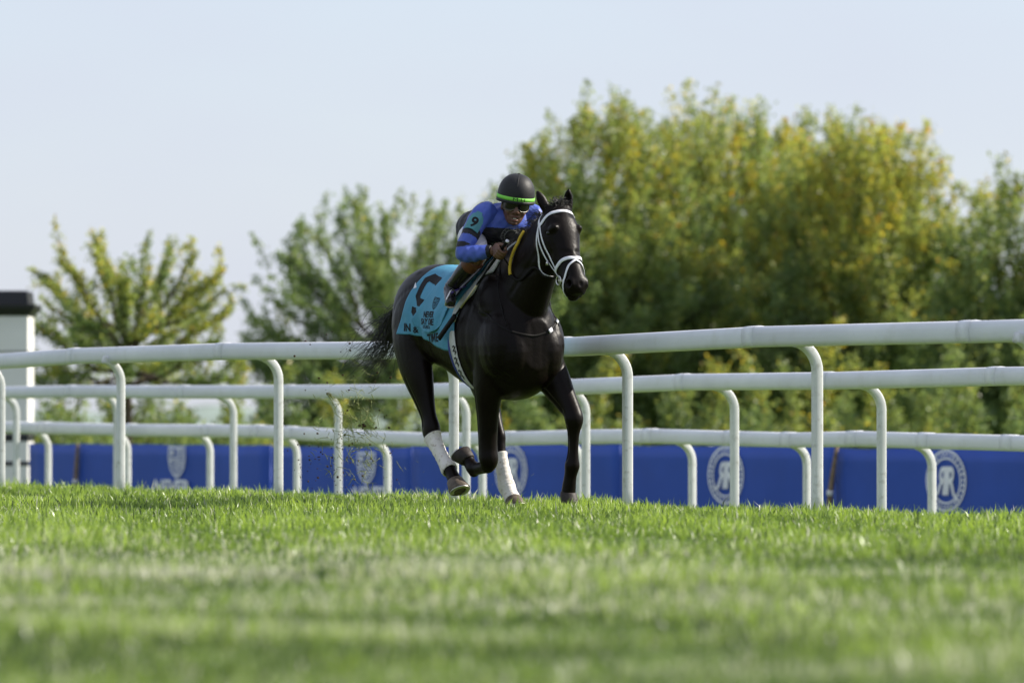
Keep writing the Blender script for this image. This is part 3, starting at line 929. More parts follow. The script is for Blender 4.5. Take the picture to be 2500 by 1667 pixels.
# ears
for sgn, tip in ((-1, Vector((-.012, -.018, .030))), (1, Vector((.0, .012, .0)))):
    b0 = hd(.005, -.055, sgn * .082)
    up = Vector((.10, .02, 1)).normalized() if sgn > 0 else Vector((-.22, -.46, 1)).normalized()
    pts = []
    for t, rs, ro in ((-.03, .034, .030), (.02, .036, .027), (.06, .039, .021), (.10, .033, .017), (.132, .018, .011), (.152, .004, .004)):
        q = b0 + up * t
        pts.append(tuple(q) + (rs, ro))
    pieces.append(limb(pts, side=(0.25, 1, 0.1), n=14))
body = fuse(pieces, 0.0085, smooth=14)
# sculpting
for sgn in (-1, 1):
    push(body, hd(.36, .008, sgn * .045), (.17, .05, .028), Vector((-.006, -sgn * .004, -.003)))
    push(body, hd(.07, .02, sgn * .055), (.06, .04, .04), Vector((-.010, 0, -.004)))
    push(body, hd(.53, -.035, sgn * .065), (.030, .03, .035), Vector((0, -sgn * .012, 0)))
    push(body, hd(.585, -.026, sgn * .082), (.032, .036, .032), Vector((-.020, -sgn * .044, .010)))     # nostril hollow
    push(body, hd(.19, -.052, sgn * .140), (.034, .03, .026), Vector((0, -sgn * .010, 0)))             # eye socket
    push(body, hd(.10, -.075, sgn * .118), (.035, .03, .035), Vector((0, -sgn * .010, 0)))               # hollow above eye
    push(body, hd(.31, -.12, sgn * .10), (.06, .03, .05), Vector((0, -sgn * .010, 0)))
    push(body, hd(.64, -.085, sgn * .052), (.03, .025, .010), Vector((0, -sgn * .012, 0)))              # mouth line
    push(body, (.30, sgn * .25, 1.26), (.12, .1, .05), Vector((-.006, -sgn * .008, 0)))
    pass
    push(body, (-.58, sgn * .27, 1.12), (.10, .08, .22), Vector((0, -sgn * .022, 0)))                   # flank hollow
    push(body, (-.82, sgn * .20, 1.62), (.10, .08, .06), Vector((0, sgn * .010, .018)))                 # hip point
    push(body, (.60, sgn * .10, 1.58), (.20, .05, .06), Vector((0, -sgn * .010, 0)))                    # jugular groove

push(body, hd(.60, .0, 0), (.03, .022, .03), Vector((-.008, 0, -.004)))
# hollow of the left ear that faces the camera
e0 = hd(.005, -.055, .082) + Vector((.10, .02, 1)).normalized() * .080
push(body, e0 + Vector((.018, -.014, 0)), (.024, .026, .055), Vector((-.024, .014, 0)))
# muscle and skin relief
GA = get_co(body)
def groove(pts, rad, depth, sub=6):
    """press (or raise) a soft line along the skin"""
    for q in cr(np.array(pts), sub):
        loc, n_, _, _ = BT.find_nearest(Vector(q))
        c = np.array(loc)
        near_ = np.where(np.abs(GA - c).max(1) < rad)[0]
        w = np.clip(1 - np.sqrt(((GA[near_] - c) ** 2).sum(1)) / rad, 0, 1)
        GA[near_] -= (w * w * (3 - 2 * w))[:, None] * np.array(n_)[None, :] * depth
BT = BVHTree.FromPolygons([v.co.copy() for v in body.vertices], [tuple(q.vertices) for q in body.polygons])
for sgn in (-1, 1):
    groove([(.02, sgn * .20, 1.50), (.10, sgn * .27, 1.36), (.06, sgn * .30, 1.18), (.08, sgn * .28, 1.00), (.12, sgn * .26, .90)], .045, .0028)      # behind the shoulder
    groove([(.22, sgn * .16, 1.62), (.36, sgn * .22, 1.42), (.46, sgn * .24, 1.25), (.50, sgn * .22, 1.15)], .040, .0030)                          # front of the shoulder
    groove([(.20, sgn * .25, 1.32), (.30, sgn * .28, 1.18), (.38, sgn * .28, 1.02)], .032, .0022)                                                # between shoulder muscles
    groove([(.30, sgn * .14, 1.70), (.48, sgn * .13, 1.76), (.64, sgn * .11, 1.86)], .035, .0022)                                                  # top of the neck
    groove([(.46, sgn * .16, 1.42), (.58, sgn * .13, 1.55), (.70, sgn * .10, 1.68)], .032, .0032)                                                  # jugular line
    groove([(.36, sgn * .28, .98), (.44, sgn * .27, .86), (.52, sgn * .27, .76)], .028, .0024)                                                     # forearm
    groove([(-.74, sgn * .28, 1.52), (-.98, sgn * .27, 1.36), (-1.02, sgn * .27, 1.16), (-.96, sgn * .27, 1.00)], .040, .0030)                      # hamstring
    groove([(-.62, sgn * .28, 1.45), (-.70, sgn * .30, 1.25), (-.66, sgn * .28, 1.05)], .045, .0028)
    groove([(-.52, sgn * .28, 1.38), (-.50, sgn * .28, 1.18), (-.52, sgn * .27, 1.0)], .05, .0035)                                                 # flank
    for k in range(7):
        xr = -.42 + .075 * k
        groove([(xr + .04, sgn * .28, 1.36), (xr, sgn * .31, 1.20), (xr + .01, sgn * .30, 1.05)], .020, .0010, sub=6)                               # ribs
    groove([tuple(hd(.12, -.02, sgn * .11)), tuple(hd(.22, -.05, sgn * .115)), tuple(hd(.32, -.06, sgn * .09)), tuple(hd(.42, -.07, sgn * .07))], .018, .0022)
    groove([tuple(hd(.24, -.20, sgn * .12)), tuple(hd(.32, -.20, sgn * .10)), tuple(hd(.37, -.17, sgn * .085))], .02, .003)
    groove([tuple(hd(.60, -.085, sgn * .075)), tuple(hd(.63, -.088, sgn * .06)), tuple(hd(.655, -.088, sgn * .03))], .014, .0045)
    groove([(.50, sgn * .05, 1.22), (.57, sgn * .04, 1.08), (.53, sgn * .04, .90)], .03, .0016)
    # tendons down the legs
    for LG, i0_, i1_ in ((LF, 7, 10), (LF, 3, 5), (RF, 3, 5), (RH, 3, 6)):
        for o_ in (-1, 1):
            groove([(q_[0] - .35 * q_[4], q_[1] + o_ * q_[3] * 1.1, q_[2]) for q_ in LG[i0_:i1_ + 1]], .022, .0011, sub=22)
    # veins
    for vp in ([(.34, sgn * .285, .92), (.42, sgn * .26, .80), (.50, sgn * .25, .70)], [(-.30, sgn * .29, 1.00), (-.10, sgn * .27, .88), (.05, sgn * .25, .82)], [tuple(hd(.24, -.07, sgn * .118)), tuple(hd(.33, -.10, sgn * .095)), tuple(hd(.40, -.06, sgn * .08))]):
        groove(vp, .013, -.0022)
set_co(body, GA)
BODY_BVH = BVHTree.FromPolygons([v.co.copy() for v in body.vertices], [tuple(q.vertices) for q in body.polygons])
body_o = obj("body", hw(body), PCOAT, horse)

# hooves
def hoof(top, axis, fwd, r0=.049, r1=.066, h=.085, shoe=True, hm=None):
    axis = Vector(axis).normalized(); fwd = Vector(fwd); fwd = (fwd - axis * fwd.dot(axis)).normalized()
    s = axis.cross(fwd)
    rings = []
    for t, r, sl in ((0, r0 * .93, 0), (.06, r0, .0), (.5, (r0 + r1) / 2, .012), (.96, r1, .026), (1.0, r1 * .985, .027)):
        c = Vector(top) + axis * (h * t) + fwd * sl
        rings.append(ringpts(c, fwd * r * 1.08, s * r, 20, 2.2))
    o = obj("hoof", hw(MB().add(*skin_rings(rings)).mesh("hoof")), hm or PHOOF, horse)
    if shoe:
        c = Vector(top) + axis * (h * 1.03) + fwd * .027
        pts = []
        rg = []
        for a in np.linspace(math.radians(-140), math.radians(140), 22):
            q = c + fwd * (math.cos(a) * r1 * .98) + s * (math.sin(a) * r1 * .92)
            out = (q - c).normalized()
            rg.append([q + out * .004 + axis * .006, q - out * .022 + axis * .006, q - out * .022 - axis * .004, q + out * .004 - axis * .004])
        me = MB().add(*skin_rings(rg)).mesh("horseshoe")
        obj("horseshoe", hw(me), PSHOE, o)
    return o
hoof((.562, .245, .068), (-.10, -.02, -1), (1, 0, 0), r0=.052, r1=.068, h=.095, hm=PHOOFD)
hoof((-.148, -.141, .278), (-.62, -.20, .75), (-.7, 0, -.5), r0=.052, r1=.070, h=.09, hm=PHOOFD)
hoof((-.285, -.17, .145), (.52, 0, -.85), (.85, 0, .52), r0=.054, r1=.072, h=.10)
hoof((.015, .12, .030), (.35, 0, -1), (1, 0, 0), r0=.052, r1=.070, h=.075)

# hind bandages: one shell round each cannon, wound in overlapping turns
def bandage(LG, i0, i1, dr, turns, flare=0.0):
    P = cr(np.array(LG), 12)
    P = P[int(i0 * 12):int(i1 * 12) + 1]
    rings = []
    m = len(P)
    for i in range(m):
        c = Vector(P[i][:3]); t = (Vector(P[min(i + 1, m - 1)][:3]) - Vector(P[max(i - 1, 0)][:3])).normalized()
        s = Vector((0, 1, 0)); s = (s - t * s.dot(t)).normalized(); f = t.cross(s)
        ph = (i / (m - 1)) * turns
        d_ = dr + 0.0035 * (1 - (ph % 1.0))
        rings.append(ringpts(c, s * (P[i][3] + d_), f * (P[i][4] + d_), 24, 2.1))
    return obj("leg_bandage", hw(MB().add(*skin_rings(rings)).mesh("leg_bandage")), PBAND, horse)
bandage(RH, 7.0, 11.45, .003, 9)
bandage(LH, 7.7, 12.0, .005, 9)
# eyes
for sgn in (-1, 1):
    obj("eye", hw(MB().add(*ellipsoid(hd(.188, -.052, sgn * .117), (.020, .014, .016))).mesh("eye")), PEYE, horse)

# hair -------------------------------------------------------------
def strands(name, roots, rnd, parent, m=PHAIR, nseg=7, r0=.0022):
    mb = MB()
    for path, r_ in roots:
        mb.add(*tube([Vector(q) for q in path], list(np.linspace(r_, r_ * .25, len(path))), 4, 2))
    return obj(name, hw(mb.mesh(name)), m, parent)
rr = random.Random(5)
tail = []
for k in range(200):
    t = rr.random()
    base = Vector((-1.16, 0, 1.48)).lerp(Vector((-1.40, -.01, 1.34)), t) + Vector((rr.gauss(0, .012), rr.gauss(0, .022), rr.gauss(0, .015)))
    ln = rr.uniform(.45, 1.0)
    fl = rr.gauss(0, 1)
    side = rr.gauss(-.02, .06)
    base = base + Vector((0, 0, -.02))
    c1 = base + Vector((-.12 + .02 * fl, side * .4, -.10 + .05 * rr.random()))
    c2 = Vector((-1.50 + .04 * fl, side * .8, 1.16 + .05 * rr.gauss(0, 1)))
    c3 = Vector((-1.66 + .05 * rr.gauss(0, 1), side * 1.2, 1.02 + .05 * rr.gauss(0, 1)))
    if k % 6 == 0:
        c2 = c2 + Vector((-.05, 0, .10)); c3 = Vector((-1.62 + .04 * rr.gauss(0, 1), side * 1.5, 1.22 + .06 * rr.gauss(0, 1)))
    c4 = c3 + Vector((-.30 * ln, rr.gauss(0, .04), -.07 + .06 * rr.gauss(0, 1)))
    tail.append(([base, c1, c2, c3, c4], rr.uniform(.0018, .0036)))
strands("tail", tail, rr, horse)
mane = []
for k in range(260):
    t = rr.random()
    x_ = .18 + t * .60
    top = None
    hit = BODY_BVH.ray_cast(Vector((x_ - .2, rr.gauss(0, .008), 2.5 )), Vector((.12, 0, -1)).normalized())
    if hit[0] is None: continue
    b = hit[0] - Vector((0, 0, .006))
    ln = rr.uniform(.05, .12)
    sd_ = rr.choice((-1, -1, 1)) * rr.uniform(.02, .07)
    mane.append(([b, b + Vector((-.25 * ln, sd_ * .4, .4 * ln)), b + Vector((-.7 * ln, sd_ * 1.0, .25 * ln + rr.gauss(0, .012)))], rr.uniform(.0018, .003)))
strands("mane", mane, rr, horse)
fore = []
for k in range(110):
    b = hd(.0 + rr.uniform(-.03, .03), -.01 + rr.uniform(-.03, .01), rr.gauss(0, .018))
    ln = rr.uniform(.05, .10)
    q = Vector((rr.gauss(-.2, .35), rr.gauss(-.1, .45), rr.uniform(.3, 1))).normalized()
    fore.append(([b, b + q * ln * .5, b + q * ln * .85 + Vector((.01, rr.gauss(0, .012), -.012)), b + q * ln + Vector((.015, rr.gauss(0, .02), -.035))], rr.uniform(.002, .0035)))
strands("forelock", fore, rr, horse)
# ------------------------------------------------------------------ tack
def cr_pts(pts, sub=6):
    return [Vector(q) for q in cr(np.array([tuple(p) for p in pts]), sub)]

def snap(pts, off, bvh=None, sub=6):
    """lay a path on the horse's skin"""
    out = []
    for q in cr_pts(pts, sub):
        loc, nrm, _, _ = (bvh or BODY_BVH).find_nearest(q)
        out.append((loc + nrm * off, nrm))
    return out

def ribbon(path, w, th=.003):
    """strap with thickness along (point, normal) path; w may be a list"""
    m = len(path); rings = []
    P = [p for p, _ in path]; Ns = [n_ for _, n_ in path]
    # soften
    for _ in range(3):
        P = [P[0]] + [(P[i - 1] + P[i] * 2 + P[i + 1]) / 4 for i in range(1, m - 1)] + [P[-1]]
        Ns = [Ns[0]] + [((Ns[i - 1] + Ns[i] * 2 + Ns[i + 1]) / 4).normalized() for i in range(1, m - 1)] + [Ns[-1]]
    for i in range(m):
        t = (P[min(i + 1, m - 1)] - P[max(i - 1, 0)]).normalized()
        n_ = (Ns[i] - t * Ns[i].dot(t)).normalized()
        s = t.cross(n_)
        ww = (w[0] + (w[1] - w[0]) * i / (m - 1)) if isinstance(w, tuple) else w
        a, b = s * (ww / 2), n_ * (th / 2)
        rings.append([P[i] - a * .9 - b, P[i] + a * .9 - b, P[i] + a, P[i] + a * .9 + b * 1.6, P[i] - a * .9 + b * 1.6, P[i] - a])
    return skin_rings(rings)

def mesh_h(VF, name):
    return hw(MB().add(*VF).mesh(name))

PSTRAP = mat("white_strap", (0.74, 0.74, 0.80), rough=0.42, spec=0.4, var=0.05, scale=20, dirt=(0.45, 0.42, 0.40), dirt_amt=0.25)
PLEATH = mat("black_leather", (0.006, 0.005, 0.005), rough=0.6, spec=0.15, var=0.25, scale=30)
PRUBBER = mat("yellow_rubber_grip", (0.55, 0.38, 0.03), rough=0.6, spec=0.3, var=0.15, scale=60, bump=0.4, bscale=300)
PSTEEL = mat("steel", (0.6, 0.6, 0.58), rough=0.3, metal=1.0, var=0.1)
PCREAM = mat("cream_rubber", (0.36, 0.35, 0.27), rough=0.6, var=0.1)
PTEAL = mat("turquoise_cloth", (0.075, 0.270, 0.41), rough=0.62, spec=0.25, var=0.07, scale=9, bump=0.25, bscale=24)
PPRINTB = mat("black_print", (0.012, 0.012, 0.014), rough=0.7, spec=0.2, var=0.1)
PGREY = mat("grey_pad", (0.42, 0.44, 0.43), rough=0.85, spec=0.15, var=0.12, scale=22, bump=0.3, bscale=120)
PSADDLE = mat("black_saddle", (0.011, 0.011, 0.012), rough=0.36, spec=0.45, var=0.2)
PGIRTH = mat("white_elastic", (0.55, 0.55, 0.54), rough=0.8, var=0.08, scale=30, bump=0.2, bscale=200)
PBLUEEDGE = mat("navy_binding", (0.025, 0.04, 0.22), rough=0.7, var=0.1)
PPURPLE = mat("purple_webbing", (0.05, 0.03, 0.16), rough=0.7, var=0.1)

bridle = empty("bridle", HM @ hd(.2, -.15, 0), HROT)
tag(bridle, "white bridle with reins on the head of the dark horse", "bridle")
def bstrap(name, tbl, w, mirror=True, m=PSTRAP, off=.003, th=.0028, sub=7):
    for sg in ((1, -1) if mirror else (1,)):
        path = snap([hd(t, b, l * sg) for t, b, l in tbl], off, sub=sub)
        obj(name, mesh_h(ribbon(path, w, th), name), m, bridle)
# over the forehead, symmetrical loops
bstrap("browband", [(.105, -.115, -.135), (.075, -.055, -.12), (.055, -.01, -.075), (.052, .02, 0), (.055, -.01, .075), (.075, -.055, .12), (.105, -.115, .135)], .022, mirror=False)
bstrap("crownpiece", [(.10, -.115, -.13), (.03, -.13, -.085), (-.01, -.125, 0), (.03, -.13, .085), (.10, -.115, .13)], .024, mirror=False)
bstrap("throat_strap", [(.095, -.115, -.135), (.15, -.15, -.14), (.22, -.20, -.14), (.29, -.26, -.11), (.335, -.31, -.06), (.345, -.325, -.01)], (.020, .010))
bstrap("cheek_strap", [(.10, -.105, -.135), (.16, -.105, -.14), (.24, -.115, -.13), (.32, -.125, -.11), (.40, -.125, -.09), (.44, -.13, -.08)], .012)
bstrap("bit_strap", [(.105, -.12, -.135), (.17, -.135, -.14), (.25, -.155, -.13), (.34, -.165, -.11), (.43, -.160, -.09), (.50, -.13, -.08)], .012, off=.006)
bstrap("noseband", [(.455, -.17, -.05), (.435, -.14, -.085), (.42, -.09, -.09), (.405, -.03, -.08), (.405, .01, -.04), (.41, .016, 0), (.405, .01, .04), (.405, -.03, .08), (.42, -.09, .09), (.435, -.14, .085), (.455, -.17, .05)], .024, mirror=False, off=.006)
bstrap("lower_strap", [(.425, .016, 0), (.44, .010, -.03), (.465, -.005, -.062), (.505, -.03, -.078), (.55, -.07, -.080), (.60, -.11, -.066), (.625, -.14, -.03)], .014, off=.006)
bstrap("chin_strap", [(.52, -.125, -.07), (.56, -.15, -.058), (.60, -.168, -.03), (.61, -.172, 0)], .012, m=PLEATH, off=.010)
for sg in (-1, 1):
    c = hd(.515, -.115, sg * .088)
    rg = [c + Vector((0, 0, 0)) + HA * (.030 * math.cos(a)) + HN * (.030 * math.sin(a)) for a in np.linspace(0, 2 * PI, 18)]
    obj("bit_ring", mesh_h(tube(rg, .0045, 7, 1), "bit_ring"), PSTEEL, bridle)
    obj("bit_roller", mesh_h(tube([hd(.515, -.115, sg * .085), hd(.535, -.085, sg * .075), hd(.55, -.062, sg * .066)], [.011, .012, .009], 10, 3), "bit_roller"), PCREAM, bridle)
    obj("strap_buckle", mesh_h(box(hd(.36, -.165, sg * .112), .020, .010, .026), "strap_buckle"), PSTEEL, bridle)
# reins: from the bit back along the neck, yellow grip over the crest to the hands
for sg in (-1, 1):
    side = sg
    rp_ = [hd(.515, -.13, sg * .088), hd(.47, -.27, sg * .105), Vector((.70, sg * .115, 1.60)), Vector((.56, sg * .13, 1.50)), Vector((.46, sg * .145, 1.545))]
    path = snap(rp_, .012, sub=5)
    path[0] = (rp_[0], path[0][1]); path[1] = (path[0][0].lerp(path[2][0], .5), path[1][1])
    obj("rein", mesh_h(ribbon(path, .018, .005), "rein"), PLEATH, bridle)
    gp = [path[-1][0], Vector((.445, sg * .137, 1.60)), Vector((.455, sg * .125, 1.68)), Vector((.49, sg * .095, 1.765)), Vector((.515, sg * .05, 1.825))]
    path2 = snap(gp, .014, sub=5)
    obj("rein_grip", mesh_h(tube([q for q, _ in path2], .011, 8, 1), "rein_grip"), PRUBBER, bridle)
    hp_ = [gp[1] + Vector((0, sg * .012, 0)), Vector((.435, sg * .20, 1.67)), Vector((.425, sg * .235, 1.70))]
    obj("rein_end", mesh_h(tube(hp_, .006, 6, 4), "rein_end"), PLEATH, bridle)

# breast strap
bp = empty("breastplate", HM @ Vector((.5, 0, 1.2)), HROT)
tag(bp, "black breast strap with a white tag across the chest of the dark horse", "breastplate")
cp = [(.20, -.27, 1.30), (.33, -.26, 1.27), (.42, -.25, 1.22), (.50, -.20, 1.165), (.55, -.12, 1.14), (.57, -.02, 1.13), (.56, .07, 1.155), (.54, .14, 1.19), (.48, .21, 1.235), (.40, .25, 1.27), (.25, .27, 1.30)]
obj("chest_band", mesh_h(ribbon(snap(cp, .002), .016, .002), "chest_band"), PLEATH, bp)
for sg in (-1, 1):
    yk = [(.50, sg * .205, 1.20), (.44, sg * .22, 1.32), (.36, sg * .20, 1.46), (.29, sg * .13, 1.60), (.25, sg * .05, 1.66), (.245, 0, 1.67)]
    obj("neck_strap", mesh_h(ribbon(snap(yk, .002), .010, .003), "neck_strap"), PLEATH, bp)
tg = snap([(.553, .085, 1.16), (.545, .115, 1.175)], .007, sub=4)
obj("white_tag", mesh_h(ribbon(tg, .030, .004), "white_tag"), PSTRAP, bp)
bk = snap([(.50, .19, 1.225), (.475, .213, 1.24)], .007, sub=4)
obj("buckle", mesh_h(ribbon(bk, .026, .005), "buckle"), PSTEEL, bp)

# cloth draped on the back: surface point at (x, phi), phi from the spine down the right flank
AXH = 1.22
def flank(x, ph, off, ctr=0.0):
    a = math.radians(ph)
    d = Vector((0, -math.sin(a), math.cos(a)))
    o_ = Vector((x, 0, AXH))
    h, n_, _, _ = BODY_BVH.ray_cast(o_, d)          # from the axis outwards: never catches a leg
    if h is None: h, n_ = o_ + d * .3, d
    return h + d * off

def fold(x, ph, k):
    u, v = x * 2.2, ph / 90
    w = math.sin(9 * u + k + 2.2 * v) * .5 + .35 * math.sin(17 * u - 3 * v + 2.1 * k) + .4 * math.sin(6 * v + 7 * u + k * 1.7)
    c = math.sin(4.5 * u + 3.1 * v + k)                       # a few sharper creases
    return (w + 1.1 * max(0, c - .82) / .18) * min(1, max(0, (ph - 8) / 40))

def drape(name, fx0, fx1, fph, ph0, off, th, parent, m, nu=26, nv=30, both=True, wave=0.006, seed=1, flare=0.0):
    """fx0(phi01) front edge, fx1 rear edge, fph(s) lower limit"""
    r_ = random.Random(seed); k1, k2 = r_.uniform(0, 6), r_.uniform(0, 6)
    def P(s, t, sg, o):
        ph = ph0 + (fph(s) - ph0) * t
        x_ = fx0(t) + (fx1(t) - fx0(t)) * s
        wv = wave * fold(x_, ph, seed)
        return flank(x_, sg * ph, off + o + wv + flare * max(0, t - .72) ** 1.5)
    for sg in ((1, -1) if both else (1,)):
        V, F = [], []
        for o in (0, -th):
            for j in range(nv + 1):
                for i in range(nu + 1):
                    V.append(P(i / nu, j / nv, sg, o))
        row = nu + 1; lay = row * (nv + 1)
        for j in range(nv):
            for i in range(nu):
                q = j * row + i
                F.append((q, q + 1, q + row + 1, q + row)); F.append((lay + q, lay + q + row, lay + q + row + 1, lay + q + 1))
        for i in range(nu):
            F.append((i, lay + i, lay + i + 1, i + 1)); q = nv * row + i; F.append((q, q + 1, lay + q + 1, lay + q))
        for j in range(nv):
            q = j * row; F.append((q, q + row, lay + q + row, lay + q)); q += nu; F.append((q, lay + q, lay + q + row, q + row))
        obj(name, mesh_h((V, F), name), m, parent)

def fine2d(VF, maxlen):
    """cut long edges so lettering can follow a curved surface"""
    bm = bmesh.new()
    vs = [bm.verts.new((x, y, 0)) for x, y in VF[0]]
    for f in VF[1]:
        try: bm.faces.new([vs[i] for i in f])
        except ValueError: pass
    bmesh.ops.triangulate(bm, faces=bm.faces[:])
    bm.verts.index_update()
    P = [(v.co.x, v.co.y) for v in bm.verts]
    T = [tuple(v.index for v in f.verts) for f in bm.faces]
    bm.free()
    mids, out = {}, []
    while T:                                    # halve at the longest edge until small
        a, b, c = T.pop()
        L = [(math.dist(P[a], P[b]), a, b, c), (math.dist(P[b], P[c]), b, c, a), (math.dist(P[c], P[a]), c, a, b)]
        l_, i, j, k = max(L)
        if l_ <= maxlen:
            out.append((a, b, c)); continue
        key = (min(i, j), max(i, j))
        if key not in mids:
            P.append(((P[i][0] + P[j][0]) / 2, (P[i][1] + P[j][1]) / 2)); mids[key] = len(P) - 1
        m_ = mids[key]
        T += [(i, m_, k), (m_, j, k)]
    return P, out

def print_on(name, VF, x, ph, rot, off, parent, m=PPRINTB, R=.33, srf=None):
    """flat print laid on the draped cloth; text right = forward"""
    V, F = fine2d(VF, .03)
    c, s = math.cos(rot), math.sin(rot)
    P3 = []
    for a, b in V:
        a2, b2 = a * c - b * s, a * s + b * c
        P3.append(srf(x + a2, ph - math.degrees(b2 / R)))
    return obj(name, mesh_h((P3, F), name), m, parent, smooth=False)

lerp = lambda a, b, t: a + (b - a) * t
def pw(t, *kv):
    ks = [k for k, _ in kv]; vs = [v for _, v in kv]
    return float(np.interp(t, ks, vs))

cloth = empty("saddle_cloth", HM @ Vector((-.3, 0, 1.62)), HROT)
tag(cloth, "turquoise saddle cloth with a black number 9 draped over the back of the horse", "saddle cloth")
def cl_x0(t): return pw(t, (0, .16), (.35, .06), (.7, -.06), (1, -.07))
def cl_x1(t): return pw(t, (0, -.60), (.3, -.68), (.8, -.82), (1, -.87))
def cl_ph(s): return pw(s, (0, 124), (.3, 119), (.6, 109), (.8, 103), (1, 101))
CL_OFF = .014
drape("cloth_panel", cl_x0, cl_x1, cl_ph, 0, CL_OFF, .004, cloth, PTEAL, nu=56, nv=56, seed=3, wave=.008)
flap_x0 = lambda t: pw(t, (0, .10), (.4, .0), (.6, -.12), (.8, -.17), (.93, -.22), (1, -.30))
flap_x1 = lambda t: pw(t, (0, -.32), (.3, -.40), (.55, -.50), (.85, -.645), (.94, -.63), (1, -.52))
flap_ph = lambda s: pw(s, (0, 98), (.4, 101), (.7, 100), (1, 96))
drape("cloth_overlay", flap_x0, flap_x1, flap_ph, 4, .032, .006, cloth, PTEAL, nu=44, nv=52, seed=8, wave=.0075, both=False)
sf1 = lambda x, ph: flank(x, ph, CL_OFF + .0018 + .008 * fold(x, ph, 3))
sf2 = lambda x, ph: flank(x, ph, .0338 + .0075 * fold(x, ph, 8))
nine = D2()
nine.add(band2d([(.06, .14), (-.06, .14), (-.095, .105), (-.095, -.005), (-.06, -.04), (.06, -.04)], .060)).add(band2d([(.05, .14), (.095, .105), (.095, -.105), (.06, -.14), (-.06, -.14), (-.097, -.11), (-.097, -.085)], .060))
print_on("number", (nine.v, nine.f), -.545, 55, math.radians(-11), 0, cloth, srf=sf1)
time_ = D2()
for dx_, pts_ in ((0, [(0, 1), (.7, 1), (.7, .76), (.47, .76), (.47, 0), (.23, 0), (.23, .76), (0, .76)]), (.82, [(0, 0), (0, 1), (.24, 1), (.24, 0)]),
                  (1.2, [(0, 0), (0, 1), (.27, 1), (.5, .52), (.73, 1), (1, 1), (1, 0), (.77, 0), (.77, .55), (.57, .14), (.43, .14), (.23, .55), (.23, 0)]),
                  (2.34, [(0, 0), (0, 1), (.62, 1), (.62, .8), (.24, .8), (.24, .6), (.56, .6), (.56, .4), (.24, .4), (.24, .2), (.62, .2), (.62, 0)])):
    time_.add(poly2d([(x_ + dx_, y_) for x_, y_ in pts_]))
print_on("lettering", fit(text2d("IN", 1, .04), .085, .062), -.735, 93, math.radians(-4), 0, cloth, srf=sf1)
print_on("lettering", fit(text2d("&", 1, .03), .055, .05), -.635, 97, math.radians(-4), 0, cloth, srf=sf1)
print_on("lettering", fit((time_.v, time_.f), .185, .062), -.37, 107.5, math.radians(4), 0, cloth, srf=sf1)
print_on("lettering", fit(text2d("NEVER", 1, .04), .185, .047), -.40, 77.5, math.radians(-3), 0, cloth, srf=sf2)
print_on("lettering", fit(text2d("SAY DIE", 1, .04), .225, .047), -.415, 86.5, math.radians(-3), 0, cloth, srf=sf2)
print_on("lettering", fit(text2d("BOURBON", 1, .015), .135, .024), -.42, 93.2, math.radians(-3), 0, cloth, srf=sf2)
shd = shield(); print_on("emblem", ([(x * .075, y * .085) for x, y in shd.v], shd.f), -.335, 64, math.radians(-6), 0, cloth, srf=sf2)
tri = poly2d([(-.018, .022), (.014, -.008), (-.012, -.022)])
print_on("label_patch", tri, -.70, 42, 0, 0, cloth, m=PSTRAP, srf=sf1)

# saddle with pad, flaps, girth and stirrups
sad = empty("saddle", HM @ Vector((0, 0, 1.62)), HROT)
tag(sad, "small black racing saddle with grey pad, white girth and stirrups under the jockey", "saddle")
drape("pad", lambda t: pw(t, (0, .33), (.12, .285), (.5, .115), (.8, -.02), (1, -.06)), lambda t: pw(t, (0, .10), (.5, .03), (.8, -.08), (1, -.10)), lambda s: 88, 0, .020, .016, sad, PGREY, nu=12, nv=26, wave=.0015, seed=4)
drape("saddle_flap", lambda t: pw(t, (0, .14), (.5, .07), (1, -.06)), lambda t: pw(t, (0, -.28), (.5, -.22), (1, -.18)), lambda s: 62, 0, .052, .006, sad, PSADDLE, nu=12, nv=16, wave=.001, seed=5)
obj("seat", mesh_h(limb([(-.36, 0, 1.655, .09, .02), (-.28, 0, 1.665, .11, .03), (-.1, 0, 1.665, .085, .032), (.05, 0, 1.69, .075, .045), (.12, 0, 1.72, .05, .035), (.15, 0, 1.73, .02, .015)], n=18), "seat"), PSADDLE, sad)
def girth_band(name, x0, w, off, m, th=.004, p0=96, p1=264):
    V = []; n_ = 40; rg = []
    for i in range(n_ + 1):
        ph = p0 + (p1 - p0) * i / n_
        sh = .10 * max(0, math.sin((ph - 90) / 180 * PI))
        a, b = flank(x0 + sh * .6 - w / 2, ph, off), flank(x0 + sh * .6 + w / 2, ph, off)
        a2, b2 = flank(x0 + sh * .6 - w / 2, ph, off + th), flank(x0 + sh * .6 + w / 2, ph, off + th)
        rg.append([a, b, b2, a2])
    return obj(name, mesh_h(skin_rings(rg), name), m, sad)
girth_band("girth", -.115, .085, .005, PGIRTH)
girth_band("girth_binding", -.168, .024, .006, PBLUEEDGE, th=.006)
gsf = lambda x, ph: flank(x, ph, .0135)
gm_ = D2()
for k, (dy) in enumerate((.11, .04, -.03)):
    gm_.add(band2d([(-.022, dy + .022), (.0, dy + .03), (.012, dy + .016), (-.012, dy + .002), (.022, dy - .012)], .010))
    gm_.add(band2d([(-.024, dy - .006), (.02, dy + .026)], .008)).add(band2d([(.0, dy - .024), (.016, dy + .004)], .008))
print_on("girth_marking", (gm_.v, gm_.f), -.062, 141, 0, 0, sad, srf=gsf)
